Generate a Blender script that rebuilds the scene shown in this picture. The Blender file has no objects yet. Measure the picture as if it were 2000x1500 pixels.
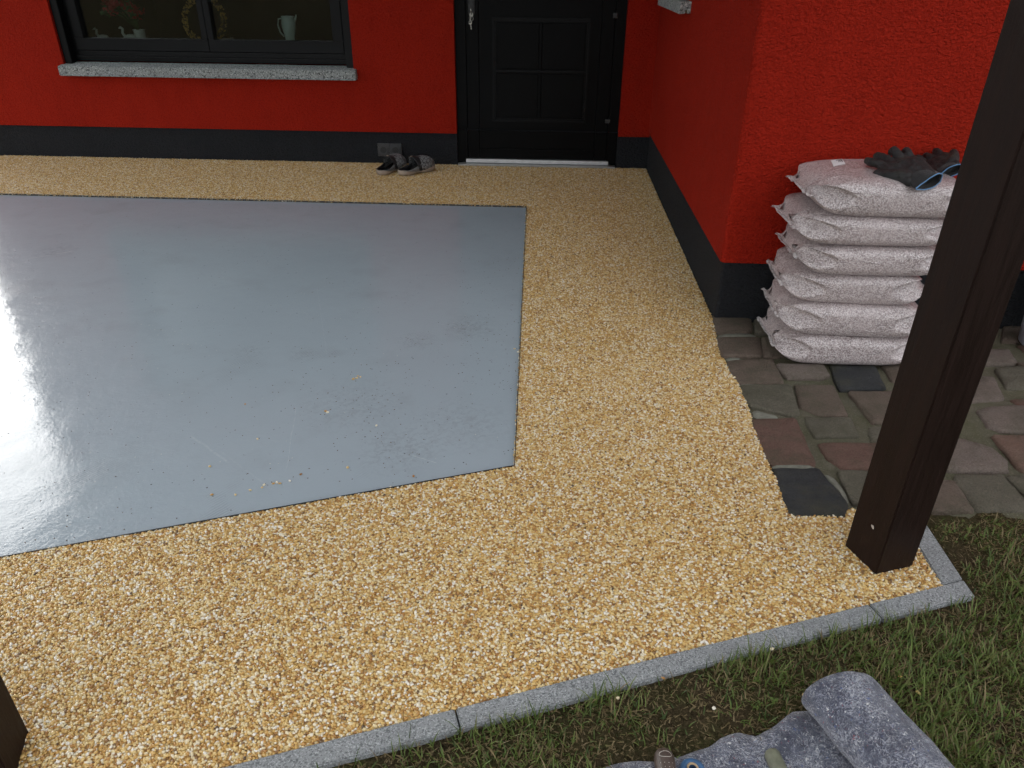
import bpy, bmesh, math, random
import numpy as np
from mathutils import Vector, Matrix
from mathutils.bvhtree import BVHTree
random.seed(7); rng = np.random.default_rng(7)
sc = bpy.context.scene
COL = sc.collection
R = math.radians

# ------------------------------------------------------------------ camera
F_PX, CAM, YAW, PITCH, ROLL = 1455.32, np.array([.56698, -4.8482, 1.14872]), -.042073, .517803, .010481
_fw = np.array([math.sin(YAW)*math.cos(PITCH), math.cos(YAW)*math.cos(PITCH), -math.sin(PITCH)])
_r0 = np.array([math.cos(YAW), -math.sin(YAW), 0.]); _u0 = np.cross(_r0, _fw)
_rt = _r0*math.cos(ROLL)+_u0*math.sin(ROLL); _up = -_r0*math.sin(ROLL)+_u0*math.cos(ROLL)
cd = bpy.data.cameras.new('camera'); cam = bpy.data.objects.new('camera', cd); COL.objects.link(cam)
cam.matrix_world = Matrix(((_rt[0], _up[0], -_fw[0], CAM[0]), (_rt[1], _up[1], -_fw[1], CAM[1]), (_rt[2], _up[2], -_fw[2], CAM[2]), (0, 0, 0, 1)))
cd.sensor_width = 36; cd.lens = 36*F_PX/2000; cd.clip_start = .02; cd.clip_end = 2000
sc.camera = cam

def _hit(px, py, ax, v):
    d = _fw+_rt*(px-1000)/F_PX-_up*(py-750)/F_PX
    return Vector(CAM+d*(v-CAM[ax])/d[ax])
def G(px, py, z=0.): return _hit(px, py, 2, z)      # a photo measurement taken on a level plane
def WY(px, py, y): return _hit(px, py, 1, y)        # ... on an upright plane facing the lawn

# ------------------------------------------------------------------ world, sun, exposure
SUN_EL, SUN_AZ = 14, 322         # degrees; azimuth clockwise from +y
w = bpy.data.worlds.new('World'); sc.world = w; w.use_nodes = True
nt = w.node_tree; bg = nt.nodes['Background']
sky = nt.nodes.new('ShaderNodeTexSky'); sky.sky_type = 'NISHITA'; sky.sun_disc = False
sky.sun_elevation = R(SUN_EL); sky.sun_rotation = R(SUN_AZ); sky.air_density = 1.0; sky.dust_density = 4.0; sky.ozone_density = 1.0
hs = nt.nodes.new('ShaderNodeHueSaturation'); hs.inputs['Saturation'].default_value = .10
nt.links.new(sky.outputs[0], hs.inputs['Color']); veil = nt.nodes.new('ShaderNodeMix'); veil.data_type = 'RGBA'; veil.inputs[0].default_value = .76; veil.inputs[7].default_value = (2.6, 2.68, 2.78, 1)
nt.links.new(hs.outputs[0], veil.inputs[6]); nt.links.new(veil.outputs[2], bg.inputs[0]); bg.inputs[1].default_value = .15
sl = bpy.data.lights.new('sun', 'SUN'); sl.energy = .5; sl.angle = R(45); sl.color = (1, .97, .93)
so = bpy.data.objects.new('sun', sl); COL.objects.link(so)
so.rotation_euler = (R(90-SUN_EL), 0, R(180-SUN_AZ))
vs = sc.view_settings; vs.view_transform = 'Standard'; vs.look = 'None'; vs.gamma = 1; vs.use_curve_mapping = False; vs.exposure = 1.78
sc.cycles.use_denoising = True; sc.cycles.use_adaptive_sampling = True; sc.cycles.adaptive_threshold = .025; sc.cycles.adaptive_min_samples = 24
sc.cycles.max_bounces = 6; sc.cycles.diffuse_bounces = 3; sc.cycles.glossy_bounces = 3; sc.cycles.transparent_max_bounces = 12

# ------------------------------------------------------------------ materials
class NT:
    def __init__(s, name):
        s.m = bpy.data.materials.new(name); s.m.use_nodes = True; s.t = s.m.node_tree
        s.b = s.t.nodes['Principled BSDF']; s.out = s.t.nodes['Material Output']; s._c = None
    def n(s, typ, **kw):
        nd = s.t.nodes.new(typ)
        for k, v in kw.items():
            if k in nd.inputs: nd.inputs[k].default_value = v
            else: setattr(nd, k, v)
        return nd
    def l(s, a, b): s.t.links.new(a, b)
    def co(s):
        if s._c is None: s._c = s.n('ShaderNodeTexCoord').outputs['Object']
        return s._c
    def mapped(s, scale=(1, 1, 1), rot=(0, 0, 0)):
        m = s.n('ShaderNodeMapping'); m.inputs['Scale'].default_value = scale; m.inputs['Rotation'].default_value = rot
        s.l(s.co(), m.inputs[0]); return m.outputs[0]
    def noise(s, scale, detail=4, rough=.55, dist=0, vec=None):
        n = s.n('ShaderNodeTexNoise', Scale=scale, Detail=detail, Roughness=rough, Distortion=dist)
        s.l(vec or s.co(), n.inputs['Vector']); return n.outputs[0]
    def noisec(s, scale, detail=3):
        n = s.n('ShaderNodeTexNoise', Scale=scale, Detail=detail); s.l(s.co(), n.inputs['Vector']); return n.outputs[1]
    def vor(s, scale, feature='F1', out=0, vec=None, rand=1):
        n = s.n('ShaderNodeTexVoronoi', feature=feature, Scale=scale, Randomness=rand)
        s.l(vec or s.co(), n.inputs['Vector']); return n.outputs[out]
    def ramp(s, fac, stops, interp='LINEAR'):
        r = s.n('ShaderNodeValToRGB'); r.color_ramp.interpolation = interp; el = r.color_ramp.elements
        while len(el) < len(stops): el.new(.5)
        for e, (p, c) in zip(el, stops):
            e.position = p; e.color = (c, c, c, 1) if isinstance(c, (int, float)) else (*c, 1)
        s.l(fac, r.inputs[0]); return r.outputs[0]
    def mix(s, a, b, fac, mode='MIX'):
        m = s.n('ShaderNodeMix', data_type='RGBA', blend_type=mode)
        for sock, v in ((m.inputs[0], fac), (m.inputs[6], a), (m.inputs[7], b)):
            if hasattr(v, 'is_linked'): s.l(v, sock)
            elif isinstance(v, (int, float)): sock.default_value = v if sock is m.inputs[0] else (v, v, v, 1)
            else: sock.default_value = (*v, 1)
        return m.outputs[2]
    def math(s, op, a, b=0.):
        m = s.n('ShaderNodeMath', operation=op)
        for i, v in enumerate((a, b)):
            if hasattr(v, 'is_linked'): s.l(v, m.inputs[i])
            else: m.inputs[i].default_value = v
        return m.outputs[0]
    def bump(s, h, dist, strength=1., prev=None):
        b = s.n('ShaderNodeBump', Strength=strength, Distance=dist); s.l(h, b.inputs['Height'])
        if prev is not None: s.l(prev, b.inputs['Normal'])
        return b.outputs[0]
    def set(s, **kw):
        for k, v in kw.items():
            k = k.replace('_', ' ')
            sock = s.b.inputs[k]
            if hasattr(v, 'is_linked'): s.l(v, sock)
            elif isinstance(v, tuple): sock.default_value = (*v, 1) if len(v) == 3 and sock.type == 'RGBA' else v
            else: sock.default_value = v
        return s.m

def simple(name, col, rough=.5, metal=0., var=.15, scale=40, bump=.0004, coat=0, spec=.5):
    t = NT(name); n = t.noise(scale, 5)
    c = t.mix(tuple(x*(1-var) for x in col), tuple(min(1, x*(1+var)) for x in col), t.ramp(n, [(.3, 0.), (.7, 1.)]))
    return t.set(Base_Color=c, Roughness=rough, Metallic=metal, Coat_Weight=coat, Specular_IOR_Level=spec, Normal=t.bump(t.noise(scale*6, 3), bump))

def m_stucco(name, base, hi, spec=.25):
    t = NT(name)
    big = t.noise(1.3, 5, .6); mid = t.noise(5, 4, .6, 0, t.mapped((2.2, 2.2, .6)))
    c = t.mix(base, hi, t.ramp(big, [(.3, 0.), (.75, 1.)]))
    c = t.mix(c, tuple(x*.80 for x in base), t.ramp(mid, [(.45, 0.), (.8, .5)]))
    grain = t.noise(150, 4, .7); lump = t.noise(80, 2, .5, .6, t.mapped((1, 1, 1.5)))
    c = t.mix(c, tuple(x*.55 for x in base), t.ramp(grain, [(.45, 0.), (.68, .75)]))
    h = t.math('ADD', t.math('MULTIPLY', lump, 2.2), grain)
    return t.set(Base_Color=c, Roughness=.85, Specular_IOR_Level=spec, Normal=t.bump(h, .0055, 1.))

def m_speckle(name, base, dark, light, sc1=420, bump=.0006, pits=True, rough=.8):
    t = NT(name)
    a = t.noise(sc1, 2, .6); b = t.vor(sc1*.8, 'F1', 1); big = t.noise(6, 4)
    c = t.mix(base, dark, t.ramp(a, [(.5, 0.), (.62, 1.)]))
    c = t.mix(c, light, t.ramp(t.noise(sc1*1.3, 1), [(.58, 0.), (.66, 1.)]))
    c = t.mix(c, tuple(x*.6 for x in base), t.ramp(big, [(.4, 0.), (.85, .6)]))
    h = a
    if pits:
        p = t.ramp(t.vor(75, 'F1', 0, rand=1), [(.14, 1.), (.26, 0.)])
        p = t.math('MULTIPLY', p, t.ramp(t.noise(30, 2), [(.45, 0.), (.6, 1.)]))
        c = t.mix(c, (.02, .02, .02), p); h = t.math('SUBTRACT', a, t.math('MULTIPLY', p, 2.))
    return t.set(Base_Color=c, Roughness=rough, Normal=t.bump(h, bump))

def m_pebble():
    t = NT('pebble'); oi = t.n('ShaderNodeObjectInfo')
    c = t.ramp(oi.outputs['Random'], [(0, (.06, .045, .035)), (.012, (.17, .10, .05)), (.06, (.36, .165, .042)), (.22, (.55, .31, .085)),
        (.42, (.67, .44, .15)), (.60, (.74, .55, .24)), (.77, (.80, .67, .40)), (.88, (.86, .79, .62)), (1, (.89, .86, .79))])
    c = t.mix(c, (.40, .19, .05), t.ramp(t.noise(300, 3), [(.45, 0.), (.75, .35)]))
    c = t.mix(c, (.50, .29, .09), t.ramp(t.noise(4.5, 5, .65), [(.42, 0.), (.75, .34)]))
    return t.set(Base_Color=c, Roughness=.34, Specular_IOR_Level=.5)

def m_gravel_base():
    t = NT('gravel_bed')
    c = t.ramp(t.n('ShaderNodeSeparateColor').outputs[0], [(0, 0.), (1, 1.)])
    v = t.n('ShaderNodeTexVoronoi', Scale=170); t.l(t.co(), v.inputs['Vector'])
    s = t.n('ShaderNodeSeparateColor'); t.l(v.outputs['Color'], s.inputs[0])
    c = t.ramp(s.outputs[0], [(0, (.34, .18, .055)), (.4, (.50, .29, .09)), (.75, (.62, .41, .16)), (1, (.72, .56, .32))])
    return t.set(Base_Color=c, Roughness=.5, Normal=t.bump(v.outputs[0], .003))

def m_floor():
    t = NT('grey_floor_coating')
    big = t.noise(.9, 4, .6); mid = t.noise(5, 5, .6)
    c = t.mix((.335, .385, .43), (.365, .415, .46), t.ramp(big, [(.3, 0.), (.7, 1.)]))
    c = t.mix(c, (.21, .225, .22), t.ramp(mid, [(.55, 0.), (.85, .22)]))
    # scuffs, tread marks and grit
    tr = t.n('ShaderNodeTexWave', Scale=38, Distortion=3, Detail=3); t.l(t.mapped((1, 1, 1), (0, 0, .6)), tr.inputs['Vector'])
    patch = t.ramp(t.noise(3.1, 3, .5), [(.60, 0.), (.72, 1.)])
    sc_ = t.math('MULTIPLY', patch, t.ramp(tr.outputs[1], [(.6, 0.), (.9, .35)]))
    c = t.mix(c, (.15, .155, .145), sc_)
    def spot(px, py, r):                       # a soft round region on the floor, broken up by noise
        p = G(px, py, -.0075); v = t.n('ShaderNodeVectorMath', operation='DISTANCE'); t.l(t.co(), v.inputs[0]); v.inputs[1].default_value = p
        return t.ramp(v.outputs['Value'], [(r*.3, 1.), (r, 0.)])
    smear = t.ramp(t.noise(60, 5, .75, .8), [(.46, 0.), (.62, 1.)]); tread = t.ramp(tr.outputs[1], [(.45, 0.), (.8, 1.)])
    for px, py, r, k in ((490, 685, .07, .5), (590, 690, .07, .45), (815, 665, .09, .5), (920, 640, .12, .35), (690, 790, .20, .22), (780, 880, .14, .3), (900, 830, .18, .25), (110, 490, .12, .35)):
        c = t.mix(c, (.17, .175, .165), t.math('MULTIPLY', t.math('MULTIPLY', spot(px, py, r), t.math('MULTIPLY', smear, tread) if r < .1 else smear), k))
    def scratch(a, b, wdt, k, col=(.52, .55, .58)):
        a, b = G(*a, -.0075), G(*b, -.0075); d = b-a; m = t.n('ShaderNodeMapping', vector_type='TEXTURE'); m.inputs['Location'].default_value = a; m.inputs['Rotation'].default_value = (0, 0, math.atan2(d.y, d.x)); m.inputs['Scale'].default_value = (d.length, wdt, 1)
        wb = t.n('ShaderNodeVectorMath', operation='ADD'); wn_ = t.n('ShaderNodeVectorMath', operation='SCALE'); t.l(t.noisec(14, 3), wn_.inputs[0]); wn_.inputs['Scale'].default_value = .012; t.l(t.co(), wb.inputs[0]); t.l(wn_.outputs[0], wb.inputs[1]); t.l(wb.outputs[0], m.inputs[0])
        q = t.n('ShaderNodeSeparateXYZ'); t.l(m.outputs[0], q.inputs[0])
        g = t.math('MULTIPLY', t.ramp(t.math('ABSOLUTE', t.math('SUBTRACT', q.outputs[1], 6/wdt*.001)), [(.3, 1.), (1, 0.)]), t.ramp(q.outputs[0], [(0, 0.), (.05, 1.), (.9, 1.), (1, 0.)]))
        return t.mix(c, col, t.math('MULTIPLY', t.math('MULTIPLY', g, t.ramp(t.noise(90, 4, .7), [(.4, .2), (.6, 1.)])), k))
    for a, b, wd_, k in (((580, 790), (560, 920), .002, .32), ((375, 850), (450, 905), .005, .3), ((430, 880), (540, 960), .004, .14), ((60, 505), (150, 490), .004, .6), ((170, 980), (110, 1010), .003, .5), ((860, 900), (800, 880), .002, .5), ((620, 560), (640, 700), .0012, .3)): c = scratch(a, b, wd_, k)
    dots = t.ramp(t.vor(30, 'F1', 0), [(.045, 1.), (.075, 0.)])
    dots = t.math('MULTIPLY', dots, t.ramp(t.noise(7, 3), [(.46, 0.), (.54, 1.)]))
    c = t.mix(c, (.06, .055, .05), dots)
    d2 = t.ramp(t.vor(43, 'F1', 0), [(.045, 1.), (.08, 0.)])
    d2 = t.math('MULTIPLY', d2, t.ramp(t.noise(5, 3), [(.52, 0.), (.6, 1.)]))
    c = t.mix(c, (.62, .60, .55), d2)
    scr = t.ramp(t.noise(2.3, 2, .5, 1.5, t.mapped((1, 7, 1), (0, 0, .9))), [(.494, 0.), (.5, 1.), (.506, 0.)])
    scr = t.math('MULTIPLY', scr, t.ramp(t.noise(2.6, 2), [(.56, 0.), (.70, .22)]))
    c = t.mix(c, (.44, .47, .50), scr)
    ro = t.ramp(t.noise(4, 6, .65), [(.3, .07), (.75, .17)])
    ro = t.math('ADD', ro, t.math('MULTIPLY', sc_, .08))
    peel = t.noise(110, 3, .5); wave = t.noise(9, 3, .5); grit = t.ramp(t.noise(340, 2), [(.62, 0.), (.75, 1.)])
    nb = t.bump(wave, .0030, .5); nb = t.bump(peel, .00032, 1., nb); nb = t.bump(grit, .0004, .6, nb)
    return t.set(Base_Color=c, Roughness=ro, Specular_IOR_Level=.5, Normal=nb)

def m_cobble(name, col, var):
    t = NT(name); oi = t.n('ShaderNodeObjectInfo')
    c = t.mix(col, var, t.ramp(t.noise(16, 5, .6), [(.35, 0.), (.7, 1.)]))
    c = t.mix(c, tuple(x*.5 for x in col), t.ramp(t.noise(170, 4, .75), [(.48, 0.), (.70, .7)]))
    c = t.mix(c, tuple(min(1, x*1.9) for x in col), t.ramp(t.noise(260, 3, .7), [(.56, 0.), (.70, .6)]))
    c = t.mix(c, (.085, .08, .05), t.ramp(t.noise(9, 5, .7), [(.45, 0.), (.7, .7)]))
    h = t.math('ADD', t.noise(45, 6, .7), t.math('MULTIPLY', t.noise(210, 4, .7), .6))
    return t.set(Base_Color=c, Roughness=.8, Specular_IOR_Level=.3, Normal=t.bump(h, .014))

def m_joint():
    t = NT('joint_sand')
    c = t.mix((.15, .135, .10), (.105, .10, .06), t.ramp(t.noise(12, 5, .7), [(.35, 0.), (.65, 1.)]))
    c = t.mix(c, (.26, .25, .20), t.ramp(t.noise(190, 3, .7), [(.55, 0.), (.75, .7)]))
    c = t.mix(c, (.03, .03, .02), t.ramp(t.noise(330, 3, .7), [(.55, 0.), (.75, .8)]))
    return t.set(Base_Color=c, Roughness=.95, Specular_IOR_Level=.1, Normal=t.bump(t.noise(170, 5, .7), .006))

def m_soil():
    t = NT('lawn_soil')
    c = t.mix((.060, .045, .026), (.060, .062, .024), t.ramp(t.noise(7, 5, .65), [(.4, 0.), (.65, 1.)]))
    c = t.mix(c, (.14, .10, .055), t.ramp(t.noise(190, 4, .75), [(.48, 0.), (.7, .9)]))
    c = t.mix(c, (.015, .011, .006), t.ramp(t.noise(120, 4, .75, 1.), [(.52, 0.), (.68, .9)]))
    return t.set(Base_Color=c, Roughness=1., Specular_IOR_Level=.05, Normal=t.bump(t.noise(60, 6, .75), .02))

def m_grass():
    t = NT('grass_blade'); a = t.n('ShaderNodeAttribute', attribute_name='tint')
    s = t.n('ShaderNodeSeparateColor'); t.l(a.outputs['Color'], s.inputs[0])
    c = t.ramp(s.outputs[0], [(0, (.026, .047, .010)), (.35, (.060, .097, .019)), (.62, (.112, .156, .032)), (.80, (.165, .195, .055)), (.86, (.12, .085, .038)), (1, (.25, .19, .095))])
    m = t.set(Base_Color=c, Roughness=.5, Specular_IOR_Level=.35)
    tr = t.n('ShaderNodeBsdfTranslucent'); t.l(c, tr.inputs[0]); mx = t.n('ShaderNodeMixShader'); mx.inputs[0].default_value = .10
    t.l(t.b.outputs[0], mx.inputs[1]); t.l(tr.outputs[0], mx.inputs[2]); t.l(mx.outputs[0], t.out.inputs[0])
    return m

def m_bag():
    t = NT('stone_filled_film')
    v = t.n('ShaderNodeTexVoronoi', Scale=330); t.l(t.co(), v.inputs['Vector'])
    s = t.n('ShaderNodeSeparateColor'); t.l(v.outputs['Color'], s.inputs[0])
    c = t.ramp(s.outputs[0], [(0, (.13, .10, .10)), (.16, (.25, .20, .195)), (.30, (.52, .435, .425)), (.65, (.66, .585, .575)), (1, (.82, .78, .78))])
    c = t.mix(c, (.10, .075, .07), t.ramp(v.outputs[0], [(.42, 0.), (.75, .85)]))
    film = t.ramp(t.noise(5, 4, .6), [(.4, .26), (.75, .58)])
    c = t.mix(c, (.60, .50, .50), film)
    wr = t.noise(26, 4, .55, .6, t.mapped((1, 1, .5))); fine = t.noise(120, 3)
    cre = t.ramp(t.noise(9, 3, .5, 1.2, t.mapped((1, 2.2, 1.4))), [(.482, 0.), (.5, 1.), (.518, 0.)])
    nb = t.bump(wr, .006, .7); nb = t.bump(cre, .0016, .8, nb); nb2 = t.bump(fine, .0012, .7, nb)
    nb3 = t.bump(v.outputs[0], .0015, .6, nb2)
    m = t.set(Base_Color=c, Roughness=.5, Normal=nb3, Coat_Weight=1., Coat_Roughness=.25)
    t.l(nb2, t.b.inputs['Coat Normal'])
    return m

def m_film():
    t = NT('clear_film')
    nb = t.bump(t.noise(60, 4, .6, .5), .004)
    m = t.set(Base_Color=(.75, .70, .70), Roughness=.25, Normal=nb)
    tr = t.n('ShaderNodeBsdfTransparent'); mx = t.n('ShaderNodeMixShader'); t.l(t.ramp(t.noise(40, 3), [(.3, .25), (.7, .65)]), mx.inputs[0])
    t.l(tr.outputs[0], mx.inputs[1]); t.l(t.b.outputs[0], mx.inputs[2]); t.l(mx.outputs[0], t.out.inputs[0])
    return m

def m_felt():
    t = NT('recycled_felt')
    c = t.mix((.030, .033, .060), (.092, .102, .150), t.ramp(t.noise(22, 6, .7), [(.32, 0.), (.68, 1.)]))
    c = t.mix(c, (.05, .045, .075), t.ramp(t.noise(75, 4, .7), [(.52, 0.), (.72, .9)]))
    for scl, wd, col, th in ((55, .034, (.62, .63, .68), .44), (88, .045, (.50, .52, .60), .42), (72, .03, (.72, .72, .74), .50), (36, .016, (.66, .67, .70), .45)):
        f = t.ramp(t.noise(scl, 2, .5, 2.2), [(.5-wd, 0.), (.5, 1.), (.5+wd, 0.)])
        f = t.math('MULTIPLY', f, t.ramp(t.noise(scl*.45+3, 3), [(th, 0.), (th+.12, .60)]))
        c = t.mix(c, col, f)
    for scl, col, lo in ((150, (.28, .06, .08), .745), (140, (.07, .11, .28), .735), (170, (.72, .72, .72), .72), (160, (.03, .03, .045), .71)):
        n = t.n('ShaderNodeTexNoise', Scale=scl, Detail=2, Distortion=.6); mp = t.mapped((1, 1, 1)); 
        off = t.n('ShaderNodeMapping'); off.inputs['Location'].default_value = (scl*.37, scl*.11, scl*.71); t.l(t.co(), off.inputs[0]); t.l(off.outputs[0], n.inputs['Vector'])
        c = t.mix(c, col, t.ramp(n.outputs[0], [(lo-.06, 0.), (lo, .9)]))
    h = t.math('ADD', t.noise(55, 5, .7, .8), t.math('MULTIPLY', t.noise(240, 3, .7, 1.), .5))
    return t.set(Base_Color=c, Roughness=1., Specular_IOR_Level=.1, Sheen_Weight=.35, Sheen_Roughness=.6, Normal=t.bump(h, .006))

def m_post():
    t = NT('dark_glazed_wood')
    g = t.noise(9, 6, .65, .5, t.mapped((9, 9, .55))); f = t.noise(60, 4, .6, .3, t.mapped((12, 12, .6)))
    c = t.mix((.011, .0058, .0043), (.021, .0108, .0082), t.ramp(g, [(.35, 0.), (.7, 1.)]))
    ro = t.ramp(g, [(.3, .42), (.7, .58)])
    return t.set(Base_Color=c, Roughness=ro, Specular_IOR_Level=.12, Normal=t.bump(t.math('ADD', g, t.math('MULTIPLY', f, .5)), .0012))

def m_shoe_toe():
    t = NT('shoe_toe_fabric')
    e = t.vor(52, 'DISTANCE_TO_EDGE', 0)
    c = t.mix((.015, .015, .017), (.24, .245, .25), t.ramp(e, [(.04, 0.), (.09, 1.)]))
    return t.set(Base_Color=c, Roughness=.6, Normal=t.bump(t.ramp(e, [(.03, 0.), (.12, 1.)]), .002))

def m_glass():
    t = NT('window_glass')
    tr = t.n('ShaderNodeBsdfTransparent'); tr.inputs[0].default_value = (.76, .80, .79, 1)
    gl = t.n('ShaderNodeBsdfGlossy'); gl.inputs['Roughness'].default_value = .01
    fr = t.n('ShaderNodeFresnel', IOR=1.6); mx = t.n('ShaderNodeMixShader')
    t.l(fr.outputs[0], mx.inputs[0]); t.l(tr.outputs[0], mx.inputs[1]); t.l(gl.outputs[0], mx.inputs[2]); t.l(mx.outputs[0], t.out.inputs[0])
    return t.m

def m_glove():
    t = NT('glove_coating')
    c = t.mix((.009, .009, .0095), (.019, .019, .019), t.ramp(t.noise(60, 4), [(.4, 0.), (.7, 1.)]))
    c = t.mix(c, (.06, .06, .04), t.ramp(t.noise(14, 5, .7), [(.55, 0.), (.75, .5)]))
    h = t.math('ADD', t.noise(90, 4, .6, .4), t.math('MULTIPLY', t.noise(420, 2), .6))
    return t.set(Base_Color=c, Roughness=.6, Normal=t.bump(h, .0028))

def m_knit(name, col):
    t = NT(name)
    wv = t.n('ShaderNodeTexWave', Scale=130, Distortion=.4); t.l(t.co(), wv.inputs['Vector'])
    return t.set(Base_Color=col, Roughness=.9, Normal=t.bump(wv.outputs[1], .001), Sheen_Weight=.15)

M = dict(
    red=m_stucco('red_stucco', (.36, .0165, .0063), (.40, .0205, .0075), .1),
    plinth=m_stucco('dark_plinth_render', (.016, .0172, .0205), (.022, .0235, .027)),
    sill=m_speckle('terrazzo_sill', (.30, .32, .315), (.075, .08, .08), (.62, .64, .62), 105, .002),
    granite=m_speckle('kerb_granite', (.27, .28, .285), (.105, .11, .115), (.46, .47, .48), 290, .0012, False, .75),
    pebble=m_pebble(), gravel_bed=m_gravel_base(), floor=m_floor(), joint=m_joint(), soil=m_soil(), grass=m_grass(),
    bag=m_bag(), film=m_film(), felt=m_felt(), post=m_post(), toe=m_shoe_toe(), glass=m_glass(), glove=m_glove(),
    black_paint=simple('black_door_paint', (.0022, .0023, .0025), .4, var=.2, scale=8, bump=.0003, spec=.10),
    black_frame=simple('black_window_frame', (.0035, .0037, .004), .35, var=.2, scale=8, bump=.0002, spec=.18),
    black_gloss=simple('black_moulding_paint', (.003, .0032, .0036), .36, var=.1, scale=8, bump=.0002, spec=.16),
    alu=simple('brushed_aluminium', (.75, .77, .79), .38, .7, .08, 30, .0002),
    dull_alu=simple('dull_aluminium', (.36, .36, .35), .45, .8, .1, 30, .0002),
    steel=simple('key_steel', (.62, .60, .55), .28, 1., .1, 60, .0001),
    iron=simple('dark_iron', (.05, .05, .05), .45, .7, .2, 60, .0004),
    profile=simple('dark_edge_profile', (.035, .038, .042), .4, .3, .2, 20, .0002),
    socket=simple('anthracite_plastic', (.045, .046, .048), .32, 0, .1, 50, .0002),
    socket_dark=simple('socket_well', (.02, .02, .021), .4, 0, .1, 50, .0002),
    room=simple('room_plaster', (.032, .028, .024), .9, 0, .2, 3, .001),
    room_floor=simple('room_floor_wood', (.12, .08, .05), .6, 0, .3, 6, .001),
    enamel=simple('pale_enamel', (.52, .62, .56), .25, 0, .08, 20, .0003),
    white_pot=simple('white_ceramic', (.66, .70, .64), .35, 0, .08, 20, .0003),
    berry=simple('yellow_berries', (.55, .33, .08), .5, 0, .5, 60, .001),
    twig=simple('brown_twig', (.10, .06, .03), .8, 0, .3, 60, .001),
    flower=simple('red_petals', (.42, .02, .03), .6, 0, .3, 60, .001),
    leaf=simple('house_plant_leaf', (.04, .10, .03), .5, 0, .3, 40, .001),
    sole=simple('tan_rubber_sole', (.33, .26, .20), .6, 0, .12, 40, .0006),
    insole=simple('black_shiny_insole', (.012, .013, .016), .18, 0, .2, 30, .001),
    shoe_trim=simple('black_shoe_trim', (.015, .015, .016), .5, 0, .2, 60, .0006),
    shoe_grey=simple('grey_shoe_side', (.14, .14, .14), .6, 0, .2, 60, .0006),
    knit=m_knit('black_knit_cuff', (.010, .010, .011)), cuff=m_knit('blue_cuff_edge', (.13, .29, .52)),
    paper=simple('sticker_paper', (.78, .79, .80), .5, 0, .04, 30, .0002), ink=simple('sticker_ink', (.03, .03, .035), .6, 0, .1, 30, .0001),
    bucket=simple('lavender_grey_plastic', (.36, .36, .43), .35, 0, .06, 8, .0004),
    brown_grip=simple('brown_rubber_grip', (.075, .052, .042), .45, 0, .25, 50, .0008),
    blue_grip=simple('blue_rubber_grip', (.05, .13, .26), .4, 0, .25, 50, .0008),
    green_grip=simple('worn_grey_green_wood', (.16, .165, .115), .6, 0, .3, 45, .0012),
    cork=simple('tan_hole_lining', (.45, .33, .2), .6, 0, .2, 50, .0005),
    light_mark=simple('pale_print', (.42, .38, .34), .6, 0, .1, 50, .0002),
    roof_wood=simple('brown_roof_boards', (.07, .045, .03), .6, 0, .3, 5, .001),
    cement=simple('pale_cement_smear', (.19, .185, .15), .9, 0, .2, 60, .003),
    cob_brown=m_cobble('brown_cobble', (.15, .113, .087), (.19, .14, .112)), cob_red=m_cobble('red_cobble', (.16, .09, .07), (.20, .115, .09)),
    cob_grey=m_cobble('grey_green_cobble', (.135, .12, .09), (.175, .155, .118)), cob_black=m_cobble('black_cobble', (.037, .038, .040), (.055, .056, .058)),
    cob_pink=m_cobble('pink_grey_cobble', (.195, .155, .132), (.23, .18, .153)), cob_orange=m_cobble('orange_cobble', (.19, .115, .085), (.215, .14, .11)),
)

# ------------------------------------------------------------------ builders
def link(name, me, mat=None, parent=None):
    o = bpy.data.objects.new(name, me); COL.objects.link(o)
    if mat is not None: me.materials.clear(); me.materials.append(mat if not isinstance(mat, str) else M[mat])
    if parent is not None:
        o.parent = parent; o.matrix_parent_inverse = parent_matrix(parent).inverted()
    return o
_PM = {}
def parent_matrix(o): return _PM.get(o.name, Matrix())
def thing(name, label, cat, loc=(0, 0, 0), group=None):
    o = bpy.data.objects.new(name, None); COL.objects.link(o); o.location = loc; o.empty_display_size = .05
    _PM[o.name] = Matrix.Translation(Vector(loc)); return tag(o, label, cat, group)
def tag(o, label=None, cat=None, group=None, kind=None):
    if label: o['label'] = label
    if cat: o['category'] = cat
    if group: o['group'] = group
    if kind: o['kind'] = kind
    return o
def mesh(name, vs_, fs, smooth=False):
    me = bpy.data.meshes.new(name); me.from_pydata([tuple(v) for v in vs_], [], fs); me.update()
    if smooth: me.polygons.foreach_set('use_smooth', [True]*len(me.polygons))
    return me
def from_bm(name, bm, smooth=False, ang=None):
    bmesh.ops.recalc_face_normals(bm, faces=bm.faces)
    me = bpy.data.meshes.new(name); bm.to_mesh(me); bm.free()
    if smooth:
        me.polygons.foreach_set('use_smooth', [True]*len(me.polygons))
        if ang: me.set_sharp_from_angle(angle=R(ang))
    return me
def bm_box(bm, lo, hi, mat=None):
    c = (Vector(lo)+Vector(hi))/2; s = Vector(hi)-Vector(lo)
    g = bmesh.ops.create_cube(bm, size=1, matrix=(mat or Matrix())@Matrix.Translation(c)@Matrix.Diagonal((*s, 1)))
    return g['verts']
def box(name, lo, hi, mat, parent=None, bev=.002, seg=2):
    bm = bmesh.new(); bm_box(bm, lo, hi)
    if bev: bmesh.ops.bevel(bm, geom=bm.edges[:], offset=bev, segments=seg, affect='EDGES', profile=.6)
    return link(name, from_bm(name, bm), mat, parent)
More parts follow.
